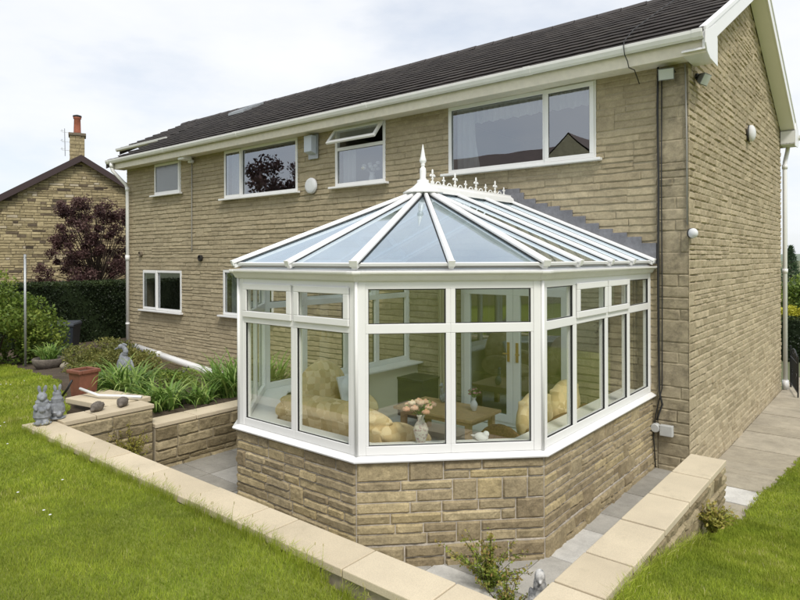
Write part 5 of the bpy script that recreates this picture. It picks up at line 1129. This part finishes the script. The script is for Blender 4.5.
# ------------------------------------------------------------------ grass
def grass():
    rng = np.random.default_rng(3); cam_ = np.array(CAM[:2]); VV, FF, AA = [], [], []; tot = 0
    def zone(n, x0, x1, y0, y1, test, hf, dmin, dmax, hgt, wid):
        nonlocal tot
        x = rng.uniform(x0, x1, n); y = rng.uniform(y0, y1, n); d = np.hypot(x-cam_[0], y-cam_[1])
        keep = (d > dmin) & (d < dmax); x, y, d = x[keep], y[keep], d[keep]
        k2 = test(x, y); x, y, d = x[k2], y[k2], d[k2]
        # keep only the part of the garden around the view, generously
        ang = np.degrees(np.arctan2(-(x-cam_[0]), y-cam_[1])); k3 = (ang > -8) & (ang < 84); x, y, d = x[k3], y[k3], d[k3]
        z = np.array([hf(a, b_) for a, b_ in zip(x, y)]); m = len(x)
        patch = np.array([noise.noise(Vector((a*1.1, b_*1.1, 5))) for a, b_ in zip(x, y)]); fine = np.array([noise.noise(Vector((a*6, b_*6, 2))) for a, b_ in zip(x, y)])
        hh = hgt*rng.uniform(.5, 1.25, m)*(1+.45*patch+.25*fine); az = rng.uniform(0, 2*np.pi, m); ln = hh*rng.uniform(.1, .9, m); ww = wid*rng.uniform(.7, 1.3, m)
        a2 = az+rng.uniform(-1, 1, m)+np.pi/2
        p0 = np.stack([x-np.cos(a2)*ww, y-np.sin(a2)*ww, z-.004], 1); p1 = np.stack([x+np.cos(a2)*ww, y+np.sin(a2)*ww, z-.004], 1); p2 = np.stack([x+np.cos(az)*ln, y+np.sin(az)*ln, z+hh], 1)
        V = np.stack([p0, p1, p2], 1).reshape(-1, 3); VV.append(V); FF.append(np.arange(3*m).reshape(m, 3)+tot); tot += 3*m
        a = np.clip(.42+.42*patch+.32*fine+rng.normal(0, .2, m), 0, 1); AA.append(np.repeat(a, 3))
    ybv = lambda x: np.interp(x, [a for a, _ in YB], [b_ for _, b_ in YB])
    front = lambda x, y: (y < -5.34) | ((x < -5.45) & (y < ybv(x)+.05*np.sin(x*7)))
    right = lambda x, y: (y > -5.33) & np.where(y < -1.13, x > .64, x > edge_r_np(y))
    def edge_r_np(y): return .80+.045*y+.03*np.sin(y*3.1)+.015*np.sin(y*9)+.02*np.sin(y*31)
    zone(420000, -6.5, 2.2, -7.6, -4.6, front, h_front, 2.2, 5.5, .028, .0022)
    zone(420000, -9, 0, -8.5, -3.5, front, h_front, 5.5, 9, .029, .0036)
    zone(260000, -17, -5, -11, -2.4, front, h_left, 9, 18, .031, .0065)
    zone(150000, .6, 2.6, -5.3, -1.1, right, h_right, 2.2, 9, .028, .0024)
    zone(120000, .6, 3.0, -3.0, 2.6, right, h_right, 4.5, 12, .028, .0034)
    # longer tufts along the walls
    n = 5200; u = rng.uniform(0, 1, n)**1.0; cl = np.array([noise.noise(Vector((float(a)*40, 1, 1))) for a in u]); keep = cl > -.12; u = u[keep]; cl = cl[keep]; m = len(u)
    x = -5.45+6*u; y = -5.335-np.abs(rng.normal(0, .022, m)); z = np.array([h_front(a, b_) for a, b_ in zip(x, y)])
    n2 = 2600; y2 = rng.uniform(-4.9, -1.2, n2); x2 = .645+np.abs(rng.normal(0, .03, n2)); z2 = np.array([h_right(a, b_) for a, b_ in zip(x2, y2)])
    x = np.r_[x, x2]; y = np.r_[y, y2]; z = np.r_[z, z2]; m = len(x); hh = rng.uniform(.04, .12, m); az = rng.uniform(0, 2*np.pi, m); ln = hh*rng.uniform(.2, 1.0, m)
    p0 = np.stack([x-.002, y, z], 1); p1 = np.stack([x+.002, y+.001, z], 1); p2 = np.stack([x+np.cos(az)*ln*.4, y+np.sin(az)*ln*.4, z+hh*.75], 1); p3 = np.stack([x+np.cos(az)*ln, y+np.sin(az)*ln, z+hh], 1)
    V = np.stack([p0, p1, p2, p2+np.array([.0015, 0, 0]), p0*0+p3, p2], 1)
    VV.append(np.stack([p0, p1, p2, p2-np.array([.0016, 0, 0]), p2+np.array([.0016, 0, 0]), p3], 1).reshape(-1, 3)); FF.append(np.arange(6*m).reshape(2*m, 3)+tot); tot += 6*m; AA.append(np.repeat(np.clip(rng.normal(.55, .2, m), 0, 1), 6))
    o = rawmesh('grass', np.concatenate(VV), np.concatenate(FF), M['blade'], attr=np.concatenate(AA))
    tag(o, 'short mown grass covering the lawns, with longer tufts along the walls', 'grass', kind='stuff')
grass()
# dry bents standing along the coping and a few daisies
rng_ = random.Random(5); b = MB()
for i in range(46):
    u_ = rng_.choice([.12, .3, .46, .62, .78, .88])+rng_.gauss(0, .03); x_ = -5.4+5.9*u_; y_ = -5.345; z_ = h_front(x_, y_); h_ = rng_.uniform(.08, .20); a_ = rng_.uniform(0, 6.28); l_ = h_*rng_.uniform(.1, .7)
    b.tube([(x_, y_, z_), (x_+math.cos(a_)*l_*.3, y_+math.sin(a_)*l_*.3, z_+h_*.7), (x_+math.cos(a_)*l_, y_+math.sin(a_)*l_, z_+h_)], [.0014, .0011, .0006], 4, a=rng_.uniform(.75, 1))
    b.ell((x_+math.cos(a_)*l_, y_+math.sin(a_)*l_, z_+h_), (.003, .003, .012), n=5, m=4, a=1)
tag(b.build('dry_grass_stems', M['blade']), 'thin dry seed stems standing along the edge of the front wall', 'grass', kind='stuff')
b = MB()
for _ in range(45):
    cx_, cy_ = rng_.choice([(-9.5, -4.9), (-8.2, -4.6), (-7.2, -5.3), (-4.8, -5.75), (-11, -4.2), (-3, -6.0), (1.3, -1.6), (1.6, .2), (-5.9, -5.6)]); x_ = cx_+rng_.gauss(0, .35); y_ = cy_+rng_.gauss(0, .22)
    if x_ < 0 and (y_ > -5.4 if x_ > -5.5 else y_ > yb(x_)-.1): continue
    if x_ > 0 and x_ < 1.0: continue
    z_ = (h_front if x_ < 0 else h_right)(x_, y_)+.038; b.ell((x_, y_, z_), (.010, .010, .003), n=8, m=4)
tag(b.build('daisies', M['cushion']), 'scattered tiny white daisies in the lawn', 'flowers', kind='stuff')

# put every group's Empty at the base of its own parts
def rebase(e):
    mn = Vector((1e9,)*3); mx = -mn
    for c in e.children:
        if c.type != 'MESH' or not len(c.data.vertices): continue
        a = np.empty(len(c.data.vertices)*3, dtype=np.float32); c.data.vertices.foreach_get('co', a); a = a.reshape(-1, 3)+np.array(c.location)
        for i in range(3): mn[i] = min(mn[i], a[:, i].min()); mx[i] = max(mx[i], a[:, i].max())
    d = Vector(((mn.x+mx.x)/2, (mn.y+mx.y)/2, mn.z))
    e.location = e.location + d
    for c in e.children: c.location = c.location - d
for e in (house, w1, w2, w3_, w4_): rebase(e)
